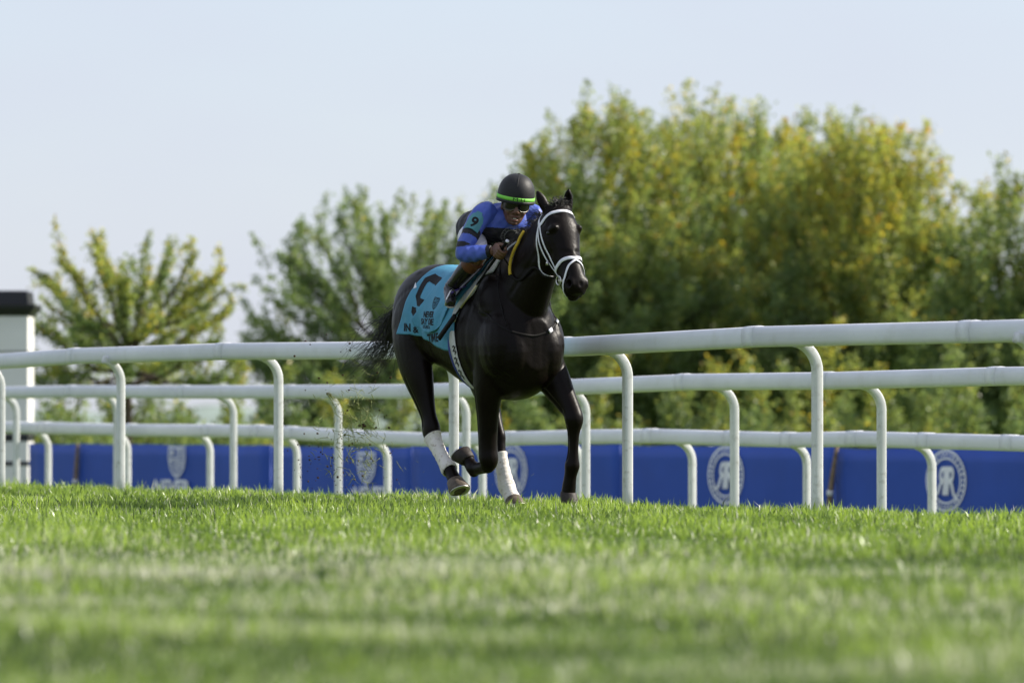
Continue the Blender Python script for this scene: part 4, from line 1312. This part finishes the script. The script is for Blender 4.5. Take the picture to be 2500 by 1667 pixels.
for sg in (-1, 1):
    kq = 1 if sg < 0 else .78
    obj("stirrup_leather", mesh_h(ribbon([(Vector((.02, sg * .255, 1.475)), Vector((0, sg, 0.3))), (Vector((.035, sg * .34 * kq, 1.46)), Vector((.5, sg, 0.3))), (Vector((.062, sg * .398 * kq, 1.425)), Vector((.5, sg, 0.3)))], .022, .006), "stirrup_leather"), PPURPLE, sad)
    c = Vector((.058, sg * .396 * kq, 1.372))
    rg = []
    w_ = Vector((.43, sg * .9, .0)).normalized() * .050
    u_ = Vector((.25, sg * -.12, 1)).normalized()
    b_ = c - u_ * .030
    lp = [b_ - w_, b_ + w_, b_ + w_ * .95 + u_ * .05, b_ + w_ * .5 + u_ * .098, b_ + u_ * .11, b_ - w_ * .5 + u_ * .098, b_ - w_ * .95 + u_ * .05, b_ - w_]
    obj("stirrup_iron", mesh_h(tube(lp, .006, 8, 1, smooth=False), "stirrup_iron"), PSTEEL, sad)

# ------------------------------------------------------------------ rider
PSKIN = mat("brown_skin", (0.115, 0.055, 0.033), rough=0.48, spec=0.4, var=0.12, scale=14, bump=0.10, bscale=150)
PBLUE = mat("blue_silk", (0.062, 0.105, 0.43), rough=0.48, spec=0.35, var=0.10, scale=11, bump=0.65, bscale=16)
PBLK = mat("black_silk", (0.010, 0.010, 0.013), rough=0.5, spec=0.3, var=0.2, scale=10, bump=0.3, bscale=22)
PWHT = mat("white_breeches", (0.70, 0.68, 0.74), rough=0.62, spec=0.25, var=0.06, scale=9, bump=0.35, bscale=18)
PBOOT = mat("black_boot", (0.010, 0.009, 0.010), rough=0.24, spec=0.38, var=0.2, scale=20)
PBROWN = mat("brown_boot_top", (0.105, 0.034, 0.017), rough=0.5, spec=0.35, var=0.2, scale=25)
PHELM = mat("black_cap_cover", (0.013, 0.013, 0.014), rough=0.55, spec=0.3, var=0.12, scale=20, bump=0.1, bscale=80)
PGREEN = mat("lime_band", (0.20, 0.62, 0.06), rough=0.6, var=0.06)
PLENS = mat("smoked_lens", (0.006, 0.005, 0.005), rough=0.10, spec=0.35, var=0.05)
PFRAME = mat("amber_frame", (0.10, 0.075, 0.025), rough=0.25, spec=0.6, var=0.1)
PTEETH = mat("teeth", (0.62, 0.60, 0.54), rough=0.3, var=0.04)
PLIP = mat("lips", (0.15, 0.055, 0.045), rough=0.45, var=0.1)
PNUM = mat("teal_armband", (0.055, 0.22, 0.26), rough=0.5, var=0.06, scale=12)

person = empty("person", HM @ Vector((0, 0, 1.7)), HROT)
tag(person, "jockey in blue and black silks and black helmet crouched on the horse", "person")

HC = Vector((.262, -.004, 2.035)); KS = 1.10
yaw, pit, rol = math.radians(-24), math.radians(10), math.radians(7)
fz = Vector((math.cos(yaw) * math.cos(pit), math.sin(yaw) * math.cos(pit), -math.sin(pit)))
ss = Vector((0, 0, 1)).cross(fz).normalized()
uu = fz.cross(ss).normalized()
ss, uu = ss * math.cos(rol) - uu * math.sin(rol), uu * math.cos(rol) + ss * math.sin(rol)
def hf(s_, f_, u_):
    return HC + (ss * s_ + fz * f_ + uu * u_) * KS
HR = Matrix((ss, fz, uu)).transposed()
pc = []
secs = [(.112, .0, .045, .040), (.095, .0, .070, .057), (.06, .0, .092, .071), (.02, .0, .098, .076), (-.02, .008, .094, .073), (-.055, .020, .082, .067), (-.085, .034, .065, .056), (-.108, .046, .046, .041), (-.120, .052, .026, .026)]
P = cr(np.array(secs), 4)
pc.append(skin_rings([ringpts(hf(0, q[1], q[0]), ss * q[3] * KS, fz * q[2] * KS, 24, 2.2) for q in P]))
pc.append(limb([tuple(hf(0, .094, .018)) + (.010, .009), tuple(hf(0, .108, -.012)) + (.013, .012), tuple(hf(0, .117, -.034)) + (.019, .013), tuple(hf(0, .108, -.044)) + (.014, .008)], side=ss, n=12))
pc.append(ellipsoid(hf(0, .096, -.066), (.031 * KS, .013 * KS, .008 * KS), R=HR))
pc.append(ellipsoid(hf(0, .094, -.088), (.025 * KS, .014 * KS, .009 * KS), R=HR))
pc.append(ellipsoid(hf(0, .085, -.108), (.022 * KS, .018 * KS, .014 * KS), R=HR))
for sg in (-1, 1):
    pc.append(ellipsoid(hf(sg * .044, .074, -.042), (.022 * KS, .022 * KS, .019 * KS), R=HR))
    pc.append(ellipsoid(hf(sg * .077, .0, -.015), (.010 * KS, .020 * KS, .032 * KS), R=HR))
    pc.append(ellipsoid(hf(sg * .020, .105, -.040), (.010 * KS, .010 * KS, .008 * KS), R=HR))
    pc.append(ellipsoid(hf(sg * .033, .082, .022), (.026 * KS, .016 * KS, .010 * KS), R=HR))
# neck, trunk, limbs
SHX = .15
TOR = [(-.33, 0, 1.83, .10, .075), (-.27, 0, 1.85, .150, .120), (-.17, 0, 1.87, .160, .130), (-.04, 0, 1.895, .155, .125), (.07, 0, 1.91, .165, .125), (.15, 0, 1.925, .165, .118), (.20, 0, 1.945, .120, .085), (.24, 0, 1.96, .06, .05)]
RA = [(.13, -.13, 1.985, .060, .065), (.155, -.20, 1.965, .060, .062), (.178, -.265, 1.90, .054, .054), (.20, -.325, 1.81, .048, .048), (.215, -.378, 1.715, .043, .043), (.245, -.378, 1.690, .042, .042), (.30, -.320, 1.695, .040, .040), (.345, -.272, 1.705, .032, .034), (.375, -.252, 1.708, .024, .030), (.40, -.248, 1.709, .022, .034)]
LA = [(.13, .13, 1.985, .060, .065), (.16, .20, 1.965, .060, .062), (.19, .26, 1.90, .054, .054), (.22, .31, 1.82, .048, .048), (.24, .345, 1.735, .043, .043), (.27, .345, 1.705, .042, .042), (.32, .30, 1.70, .040, .040), (.36, .262, 1.705, .032, .034), (.385, .247, 1.708, .024, .030), (.41, .243, 1.709, .022, .034)]
def RLEG(sg): return [(q[0], q[1] * (1 if sg < 0 or abs(q[1]) < .25 else .78), q[2], q[3], q[4]) for q in RLEG0(sg)]
def RLEG0(sg): return [(-.20, sg * .085, 1.83, .085, .10), (-.08, sg * .145, 1.80, .082, .092), (.08, sg * .215, 1.745, .072, .078), (.20, sg * .27, 1.69, .058, .060), (.235, sg * .285, 1.665, .052, .055), (.19, sg * .298, 1.635, .048, .052), (.10, sg * .315, 1.57, .047, .050), (.02, sg * .334, 1.505, .036, .038), (-.035, sg * .348, 1.458, .031, .034), (.0, sg * .365, 1.422, .030, .032), (.05, sg * .392, 1.388, .030, .026), (.09, sg * .412, 1.362, .026, .020), (.115, sg * .424, 1.35, .014, .012)]
TORS = [(a, b, c, d * 1.06 + .006, e_ * 1.06 + .008) for a, b, c, d, e_ in TOR]
pc.append(limb([(.17, 0, 1.935, .062, .062), (.21, -.002, 1.965, .056, .056), (.245, -.003, 2.0, .056, .058)], n=16))
pc.append(limb(TOR, n=24))
pc.append(limb(RA, n=14)); pc.append(limb(LA, n=14))
pc.append(limb(RLEG(-1), n=14)); pc.append(limb(RLEG(1), n=14))

WD = Vector((-.63, -.11, -.57)).normalized()      # down the whip from the knob
def hand(w0, sg):
    """fist round the grip axis WD: palm, four curled fingers, thumb"""
    out = []
    m_ = Vector((1, 0, 0)); m_ = (m_ - WD * m_.dot(WD)).normalized()       # wrist to knuckles
    o_ = WD.cross(m_).normalized()
    if o_.y * sg < 0: o_ = -o_                                              # outward, back of the hand
    c0 = Vector(w0)
    def L(a, b, d): return c0 + m_ * a + o_ * b + WD * d
    out.append(limb([tuple(L(-.062, .014, .004)) + (.024, .017), tuple(L(-.040, .022, .002)) + (.036, .017), tuple(L(-.012, .027, 0)) + (.041, .016), tuple(L(.012, .026, 0)) + (.038, .013)], side=WD, n=16))
    for k, (d, ln) in enumerate(((-.033, 1.0), (-.011, 1.08), (.011, 1.02), (.031, .85))):
        r0 = .0102 if k < 3 else .0088
        pts = [L(.002, .026, d), L(.020 * ln, .026, d), L(.038 * ln, .012 * ln, d), L(.041 * ln, -.010 * ln, d), L(.026 * ln, -.027, d), L(.006, -.028, d), L(-.006, -.022, d)]
        out.append(limb([tuple(q) + (r0 * s_, r0 * s_) for q, s_ in zip(pts, (1.05, 1.08, .98, 1.02, .92, .88, .7))], side=WD, n=10, sub=4))
        out.append(ellipsoid(L(.020 * ln, .031, d), (.010, .010, .009)))
    th = [L(-.045, .008, -.022), L(-.026, -.004, -.042), L(-.002, -.012, -.052), L(.018, -.012, -.052), L(.030, -.010, -.050)]
    out.append(limb([tuple(q) + (r_, r_) for q, r_ in zip(th, (.017, .015, .0125, .0115, .007))], side=o_, n=10))
    return out
WG = Vector((.462, -.238, 1.700))
WGL = Vector((.470, .235, 1.700))
pc += hand(WG, -1); pc += hand(WGL, 1)
pbody = fuse(pc, 0.0042, smooth=3)
for sg in (-1, 1):
    push(pbody, hf(sg * .034, .098, .004), (.022, .018, .016), -fz * .010)       # eye sockets
    push(pbody, hf(sg * .042, .085, -.070), (.010, .02, .018), -fz * .005)        # smile folds
push(pbody, hf(0, .108, -.077), (.026, .02, .007), -fz * .010)                    # open mouth
for sg in (-1, 1):
    push(pbody, hf(sg * .026, .100, -.072), (.010, .02, .008), -fz * .006)
obj("body", hw(pbody), PSKIN, person)
# teeth
rgs = []
for a in np.linspace(-1, 1, 13):
    c = hf(a * .024, .1015 - .012 * a * a, -.0765 + .006 * a * a)
    rgs.append([c + uu * .006 * (1 - .4 * abs(a)) , c - uu * .006 * (1 - .4 * abs(a)), c - uu * .005 - fz * .006, c + uu * .005 - fz * .006])
obj("teeth", mesh_h(skin_rings(rgs), "teeth"), PTEETH, person)
for uo, hw_, hh_ in ((-.0665, .029, .0045), (-.0885, .023, .0055)):
    pts = [hf(a * hw_, .1065 - .016 * a * a, uo + .008 * a * a) for a in np.linspace(-1, 1, 9)]
    obj("lip", mesh_h(tube(pts, [hh_ * (1 - .7 * a * a) for a in np.linspace(-1, 1, 9)], 8, 2), "lip"), PLIP, person)
# goggles
def goggle(sA, sB, r_, n_=18, uo=0.0):
    V, F = [], []
    m_ = 6
    for off in (0, -.004):
        for i in range(n_ + 1):
            t = i / n_
            a = math.radians(-62 + 124 * t)
            # outline of the lens: two lobes with a notch for the nose
            q = abs(2 * t - 1)
            lo = -.034 * (1 - .55 * max(0, (q - .55) / .45) ** 2) + .018 * math.exp(-(q / .22) ** 2)
            hi = .026 * (1 - .5 * max(0, (q - .6) / .4) ** 2)
            for j in range(m_ + 1):
                v = lo + (hi - lo) * j / m_
                rr_ = r_ + off - .10 * (v ** 2) * 4
                V.append(hf(math.sin(a) * (rr_ * .86), math.cos(a) * rr_ + .004, v + .002))
    row = m_ + 1; lay = row * (n_ + 1)
    for i in range(n_):
        for j in range(m_):
            q = i * row + j
            F.append((q, q + row, q + row + 1, q + 1)); F.append((lay + q, lay + q + 1, lay + q + row + 1, lay + q + row))
    edge = [i * row for i in range(n_ + 1)] + [n_ * row + j for j in range(1, m_ + 1)] + [i * row + m_ for i in range(n_ - 1, -1, -1)] + [j for j in range(m_ - 1, 0, -1)]
    for a, b in zip(edge, edge[1:] + edge[:1]): F.append((a, b, lay + b, lay + a))
    return V, F, [V[i] for i in edge]
V, F, E_ = goggle(0, 0, .110)
gl = obj("goggles", mesh_h((V, F), "goggles"), PLENS, person)
E_ = E_ + [E_[0]]
obj("goggle_frame", mesh_h(tube(E_, .0032, 7, 1, smooth=False), "goggle_frame"), PFRAME, gl)
obj("goggle_logo", mesh_h(box(hf(0, .114, .018), .008, .008, .008), "goggle_logo"), PSTRAP, gl)
for sg in (-1, 1):
    obj("goggle_strap", mesh_h(ribbon([(hf(sg * .084, .058, .0), ss * sg), (hf(sg * .092, .02, .012), ss * sg), (hf(sg * .095, -.03, .02), ss * sg), (hf(sg * .07, -.085, .025), (ss * sg - fz).normalized()), (hf(0, -.122, .028), -fz)], .020 , .003), "goggle_strap"), PBLK, gl)
# helmet
def dome(c_u, rs, rf, ru, u0, u1, n=36, m=14, ridge=0.0):
    rings = []
    for j in range(m + 1):
        u_ = u0 + (u1 - u0) * (1 - (1 - j / m) ** 1.8)
        k = max(0, 1 - abs((u_ - c_u) / ru) ** 2.5) ** 0.46
        rings.append([hf(math.cos(a) * rs * k, math.sin(a) * rf * k - .006, u_) for a in np.linspace(0, 2 * PI, n, endpoint=False)])
    return rings
hr = dome(.040, .117, .131, .152, .022, .1918)
inner = [[hf(*(0, 0, 0)) * 0 + p for p in r_] for r_ in dome(.040, .109, .123, .144, .022, .183)]
helm = obj("helmet", mesh_h(skin_rings(inner[::-1] + hr), "helmet"), PHELM, person)
def hband(u0, u1, grow):
    rg = []
    for u_ in (u0, u1):
        pass
    rings = []
    for g_, u_ in ((grow - .003, u0), (grow, u0), (grow, (u0 + u1) / 2), (grow, u1), (grow - .003, u1)):
        k = max(0, 1 - abs((u_ - .040) / .152) ** 2.5) ** 0.46
        rings.append([hf(math.cos(a) * (.117 * k + g_), math.sin(a) * (.131 * k + g_) - .006, u_) for a in np.linspace(0, 2 * PI, 40, endpoint=False)])
    V, F = skin_rings(rings, caps=False, closed=True)
    return V, F
obj("cap_band", mesh_h(hband(.034, .056, .003), "cap_band"), PGREEN, helm)
obj("brim", mesh_h(hband(.014, .034, .0035), "brim"), PHELM, helm)
def on_helmet(a, u_, g_):
    k = max(0, 1 - abs((u_ - .040) / .152) ** 2.5) ** 0.46
    return hf(math.sin(a) * (.117 * k + g_), math.cos(a) * (.131 * k + g_) - .006, u_)
mh = fine2d(fit(text2d("M:H", 1, .0), .080, .019), .012)
V = [on_helmet(x / .125 + .06, .045 + y, .0048) for x, y in mh[0]]
obj("band_lettering", mesh_h((V, mh[1]), "band_lettering"), PPRINTB, helm, smooth=False)
seam = [on_helmet(-.12, u_, .0012) for u_ in np.linspace(.12, .1905, 8)]
obj("cap_seam", mesh_h(tube(seam, .0022, 6, 2), "cap_seam"), PBLK, helm)
obj("cap_button", mesh_h(ellipsoid(hf(0, 0, .192), (.010, .010, .005)), "cap_button"), PHELM, helm)
for sg in (-1, 1):
    obj("chin_strap", mesh_h(ribbon([(hf(sg * .090, .03, .02), ss * sg), (hf(sg * .082, .035, -.04), ss * sg), (hf(sg * .062, .045, -.09), ss * sg), (hf(sg * .02, .055, -.124), -uu), (hf(0, .055, -.126), -uu)], .014, .003), "chin_strap"), PBLK, helm)

# silks
ARMR = np.array([q[:3] for q in cr(np.array(RA), 6)])
ARML = np.array([q[:3] for q in cr(np.array(LA), 6)])
sp = [limb([(-.252, 0, 1.857, .182, .158), (-.20, 0, 1.866, .184, .158), (-.14, 0, 1.876, .180, .150)] + TORS[3:], n=26)]
for A_ in (RA, LA):
    A2 = [(a, b, c, d + g_, e_ + g_) for (a, b, c, d, e_), g_ in zip(A_[:9], (.014, .016, .016, .015, .017, .018, .016, .012, .010))]
    sp.append(limb(A2, n=16))
sp.append(limb([(.16, 0, 1.945, .10, .085), (.20, -.002, 1.965, .080, .075), (.225, -.003, 1.985, .070, .068)], n=18))
shirt = fuse(sp, 0.005, smooth=5)
rs_ = np.random.default_rng(3)
# folds in the cloth
a = get_co(shirt)
nrm = np.empty(len(a) * 3, np.float32); shirt.vertices.foreach_get("normal", nrm); nrm = nrm.reshape(-1, 3)
q = np.sin(a[:, 0] * 95 + a[:, 2] * 60 + 4 * np.sin(a[:, 1] * 18)) * .5 + np.sin(a[:, 1] * 80 - a[:, 2] * 75 + 3 * np.sin(a[:, 0] * 22)) * .5
a += nrm * (q * .0034)[:, None]
set_co(shirt, a)
SH_BVH = BVHTree.FromPolygons([v.co.copy() for v in shirt.vertices], [tuple(p_.vertices) for p_ in shirt.polygons])
fc = np.array([tuple(p_.center) for p_ in shirt.polygons])
def arm_param(pts, f):
    d = ((f[:, None, :] - pts[None, :, :]) ** 2).sum(2)
    i = d.argmin(1)
    return i / (len(pts) - 1), np.sqrt(d.min(1))
sr, dr_ = arm_param(ARMR, fc); sl, dl_ = arm_param(ARML, fc)
isr = (fc[:, 1] < -.175); isl = (fc[:, 1] > .175)
blue = np.zeros(len(fc), bool)
tor = ~(isr | isl)
ax_ = fc[:, 0] - .08 - .35 * np.abs(fc[:, 1])
blue |= tor & (fc[:, 2] > 1.868 + .10 * (np.abs(fc[:, 1]) ** 1.3)) & (fc[:, 0] > .115 - .12 * np.clip(fc[:, 2] - 1.93, -.1, .05)) 
for isx, sx in ((isr, sr), (isl, sl)):
    off = (fc[:, 0] - .2) * .4
    s_ = sx + off * .25
    front = fc[:, 0] > .125 + .25 * np.clip(fc[:, 2] - 1.90, 0, .2)
    b_ = ((s_ < .30) & front) | ((s_ > .345) & (s_ < .405)) | ((s_ > .455) & (s_ < .80))
    blue |= isx & b_
mi = np.where(blue, 0, 1).astype(np.int32)
shirt.materials.clear()
so = obj("shirt", hw(shirt), [PBLUE, PBLK], person)
so.data.polygons.foreach_set("material_index", mi)
so.data.update()

def decal(name, VF, c, right, up, m, off, parent, bvh, thick=0.0, maxlen=.015):
    c = Vector(c); right = Vector(right).normalized(); up = Vector(up); up = (up - right * up.dot(right)).normalized()
    d = -right.cross(up)
    V, F = fine2d(VF, maxlen)
    P3 = []
    for x_, y_ in V:
        p_ = c + right * x_ + up * y_
        h, n_, _, _ = bvh.ray_cast(p_ - d * .3, d)
        if h is None or (h - p_).length > .10:
            h, n_, _, _ = bvh.find_nearest(p_)
        P3.append(h - d * off)
    if thick:
        # rim closed by a solidify step so the patch has real depth
        bm = bmesh.new(); vs = [bm.verts.new(q) for q in P3]
        for f in F: bm.faces.new([vs[i] for i in f])
        ext = bmesh.ops.extrude_face_region(bm, geom=bm.faces[:])
        for g_ in ext["geom"]:
            if isinstance(g_, bmesh.types.BMVert): g_.co = g_.co - d * thick
        bmesh.ops.recalc_face_normals(bm, faces=bm.faces)
        me = bpy.data.meshes.new(name); bm.to_mesh(me); bm.free()
    else:
        me = MB().add(P3, F).mesh(name)
    return obj(name, hw(me), m, parent, smooth=False)
# number plate on the right upper arm
aup = (Vector(RA[1][:3]) - Vector(RA[3][:3])).normalized()
vdir = Vector((.80, -.58, .12)).normalized()
aright = vdir.cross(aup).normalized() * -1
if aright.x * .5 + aright.y * .866 < 0: aright = -aright
ac = Vector(RA[2][:3]) + vdir * .07 + aup * .006
plate = poly2d([(-.052, -.066), (.052, -.066), (.052, .020), (.040, .050), (.022, .062), (.020, .078), (-.020, .078), (-.022, .062), (-.040, .050), (-.052, .020)])
pl = decal("number_plate", plate, ac, aright, aup, PNUM, .004, person, SH_BVH, thick=.005, maxlen=.02)
decal("plate_number", fit(text2d("9", 1, .035), .050, .082), ac - aup * .012, aright, aup, PPRINTB, .0105, pl, SH_BVH)
# horseshoe emblem on the chest
em = D2()
em.add(ring2d(.070, .073, math.radians(-25), math.radians(205), 30)).add(ring2d(.046, .049, math.radians(-25), math.radians(205), 24))
for k in range(6):
    a_ = math.radians(-10 + 40 * k)
    r_ = ring2d(.052, .067, a_, a_ + .40, 6)
    em.add(ring2d(.0655, .067, a_, a_ + .42, 6)).add(ring2d(.052, .0535, a_, a_ + .42, 6))
    for aa in (a_, a_ + .42): em.add(ring2d(.052, .067, aa - .012, aa + .012, 2))
PEMB = mat("silver_thread", (0.22, 0.22, 0.21), rough=0.6, var=0.1)
decal("emblem", (em.v, em.f), (.27, -.035, 1.800), (.48, .877, 0), (.25, -.1, 1), PEMB, .003, person, SH_BVH)

# breeches
bp_ = [limb([(a, b, c, d + g_, e_ + g_) for (a, b, c, d, e_), g_ in zip(TOR[:4], (.012, .008, -.002, -.006))], n=24)]
for sg in (-1, 1):
    Lg = RLEG(sg)[:5]
    bp_.append(limb([(a, b, c, d + .012, e_ + .012) for a, b, c, d, e_ in Lg], n=18))
br = fuse(bp_, 0.006, smooth=4)
a = get_co(br); nrm = np.empty(len(a) * 3, np.float32); br.vertices.foreach_get("normal", nrm); nrm = nrm.reshape(-1, 3)
a += nrm * (np.sin(a[:, 0] * 70 - a[:, 2] * 90 + 4 * np.sin(a[:, 1] * 25)) * .0025)[:, None]
set_co(br, a)
obj("breeches", hw(br), PWHT, person)
# boots
for sg in (-1, 1):
    Lg = RLEG(sg); KL = 1 if sg < 0 else .78
    sh = [(a, b, c, d + .010, e_ + .010) for a, b, c, d, e_ in Lg[5:9]]
    top = [(.222, sg * .290 * KL, 1.652, .062, .064)] + sh
    P = cr(np.array(top), 8)
    k = len(P)
    cut = int(k * .36)
    def shell(Q):
        rings = []
        for i in range(len(Q)):
            c = Vector(Q[i][:3]); t = (Vector(Q[min(i + 1, len(Q) - 1)][:3]) - Vector(Q[max(i - 1, 0)][:3])).normalized()
            s = Vector((0, 1, 0)); s = (s - t * s.dot(t)).normalized(); f = t.cross(s)
            rings.append(ringpts(c, s * Q[i][3], f * Q[i][4], 20))
        return skin_rings(rings)
    ft = [(a, b, c, d + .011, e_ + .012) for a, b, c, d, e_ in Lg[7:]]
    bt = fuse([shell(P[cut:]), limb(ft, n=16), limb([(-.062, sg * .335 * KL, 1.435, .022, .024), (-.04, sg * .346 * KL, 1.428, .032, .030), (-.005, sg * .365 * KL, 1.41, .034, .028)], n=12)], .005, smooth=3)
    a = get_co(bt); nrm = np.empty(len(a) * 3, np.float32); bt.vertices.foreach_get("normal", nrm); nrm = nrm.reshape(-1, 3)
    an = np.exp(-((a - np.array([-.03, sg * .35 * KL, 1.46])) ** 2).sum(1) / .0022)
    a += nrm * (np.sin(a[:, 2] * 190 + a[:, 0] * 120) * .004 * an)[:, None]
    set_co(bt, a)
    bo = obj("boot", hw(bt), PBOOT, person)
    Q = P[:cut + 2].copy(); Q[:, 3:] += .003
    obj("boot_top", mesh_h(shell(Q), "boot_top"), PBROWN, bo)
    sole = [(-.058, sg * .335 * KL, 1.404, .024, .006), (-.01, sg * .362 * KL, 1.384, .030, .006), (.045, sg * .390 * KL, 1.353, .036, .006), (.095, sg * .414 * KL, 1.332, .030, .005), (.125, sg * .428 * KL, 1.325, .014, .004)]
    obj("sole", mesh_h(limb(sole, side=(.43, .9, 0), n=12, e=3), "sole"), PCREAM, bo)
    zp = [tuple(Vector(P[i][:3]) + Vector((-.045, sg * .045, -.012)) * (P[i][3] / .06)) for i in range(2, k - 4, 3)]
    obj("boot_piping", mesh_h(tube(zp, .0028, 6, 2), "boot_piping"), PSTRAP, bo)

# whip in the right hand
whip = empty("riding_whip", HM @ WG, HROT)
tag(whip, "black riding whip with white knob held in the right hand of the jockey", "whip")
def wp(d): return WG + WD * d + Vector((0, 0, 0))
obj("handle", mesh_h(tube([wp(-.105), wp(-.07), wp(.0), wp(.10), wp(.17)], [.013, .012, .0105, .0105, .009], 12, 3), "handle"), PLEATH, whip)
obj("knob", mesh_h(tube([wp(-.112), wp(-.103)], [.0135, .0135], 14, 1, smooth=False), "knob"), PSTRAP, whip)
obj("shaft", mesh_h(tube([wp(.16), wp(.33)], [.008, .0065], 10, 1, smooth=False), "shaft"), PLEATH, whip)
obj("gold_section", mesh_h(tube([wp(.33), wp(.56)], [.0072, .0066], 10, 1, smooth=False), "gold_section"), mat("pale_gold_wrap", (0.45, 0.40, 0.24), rough=0.35, spec=0.5, var=0.15, scale=60), whip)
obj("shaft_end", mesh_h(tube([wp(.56), wp(.66)], [.0065, .0065], 10, 1, smooth=False), "shaft_end"), PLEATH, whip)
wn_ = Vector((.45, -.85, .2)).normalized()
obj("popper", mesh_h(ribbon([(wp(.64), wn_), (wp(.72), wn_), (wp(.80), wn_), (wp(.875), wn_)], .034, .012), "popper"), PLEATH, whip)

# ------------------------------------------------------------------ turf thrown up by the hooves
rt = random.Random(21)
PSOIL = mat("soil", (0.055, 0.032, 0.020), rough=0.95, spec=0.1, var=0.4, scale=40)
PGRASSY = mat("cut_grass", (0.19, 0.22, 0.055), rough=0.5, spec=0.3, var=0.4, scale=50)
def lump(mb, c, r_):
    V, F = ellipsoid(c, (r_ * rt.uniform(.7, 1.3), r_ * rt.uniform(.7, 1.3), r_ * rt.uniform(.6, 1.1)), n=7, m=5)
    V = [v + Vector((rt.gauss(0, r_ * .18), rt.gauss(0, r_ * .18), rt.gauss(0, r_ * .18))) for v in V]
    mb.add(V, F)
def sprig(mb, p_, ln, w=.0016, d=None):
    d = d or Vector((rt.gauss(.4, .6), rt.gauss(0, .5), rt.gauss(-.3, .7))).normalized()
    s = d.orthogonal().normalized()
    q = p_ + d * ln * .5 + s * ln * rt.uniform(-.2, .2)
    mb.add(*tube([p_, q, p_ + d * ln], [w, w * 1.2, w * .4], 4, 3))
def clod(u, v, d, r_, label, dirv):
    c = at(u, v, d)
    e = empty("turf_clod", c); tag(e, label, "clod", "clods of turf in the air")
    a, b = MB(), MB()
    for k in range(6): lump(a, c + Vector((rt.gauss(0, r_ * .8), rt.gauss(0, r_ * .8), rt.gauss(0, r_ * .8))), r_ * rt.uniform(.35, .8))
    for k in range(12): sprig(b, c + Vector((rt.gauss(0, r_), rt.gauss(0, r_), rt.gauss(0, r_))), rt.uniform(.05, .13), d=(Vector(dirv) + Vector((rt.gauss(0, .25), rt.gauss(0, .3), rt.gauss(0, .25)))).normalized())
    obj("soil", a.mesh("soil"), PSOIL, e); obj("grass_roots", b.mesh("grass_roots"), PGRASSY, e)
clod(801, 963, 40.9, .014, "torn tuft of turf flying highest in front of a rail post", (.75, 0, -.66))
clod(886, 1044, 41.0, .016, "brown clod with trailing grass flying low behind the horse", (.8, 0, -.5))
ms, mg = MB(), MB()
for k in range(150):
    u = rt.gauss(830, 45) if k % 3 else rt.uniform(690, 960)
    v = rt.gauss(1130, 55) if k % 2 else rt.uniform(800, 1195)
    lump(ms, at(u, min(v, 1200), rt.uniform(40.5, 41.5)), rt.choice((.0028, .004, .005, .008)))
for k in range(300):
    u, v = rt.gauss(868, 44), rt.gauss(1045, 66)
    sprig(mg, at(u, min(v, 1200), rt.uniform(40.5, 41.5)), rt.uniform(.03, .11), w=rt.uniform(.0013, .0026))
for k in range(40):
    sprig(mg, at(rt.uniform(700, 1300), rt.uniform(1100, 1200), rt.uniform(40.3, 41.5)), rt.uniform(.01, .04), w=.001)
tag(obj("flying_dirt", ms.mesh("flying_dirt"), PSOIL), "dark crumbs of soil thrown up behind the horse", "dirt", kind="stuff")
tag(obj("flying_grass", mg.mesh("flying_grass"), PGRASSY), "cut blades of grass thrown up behind the horse", "grass", kind="stuff")
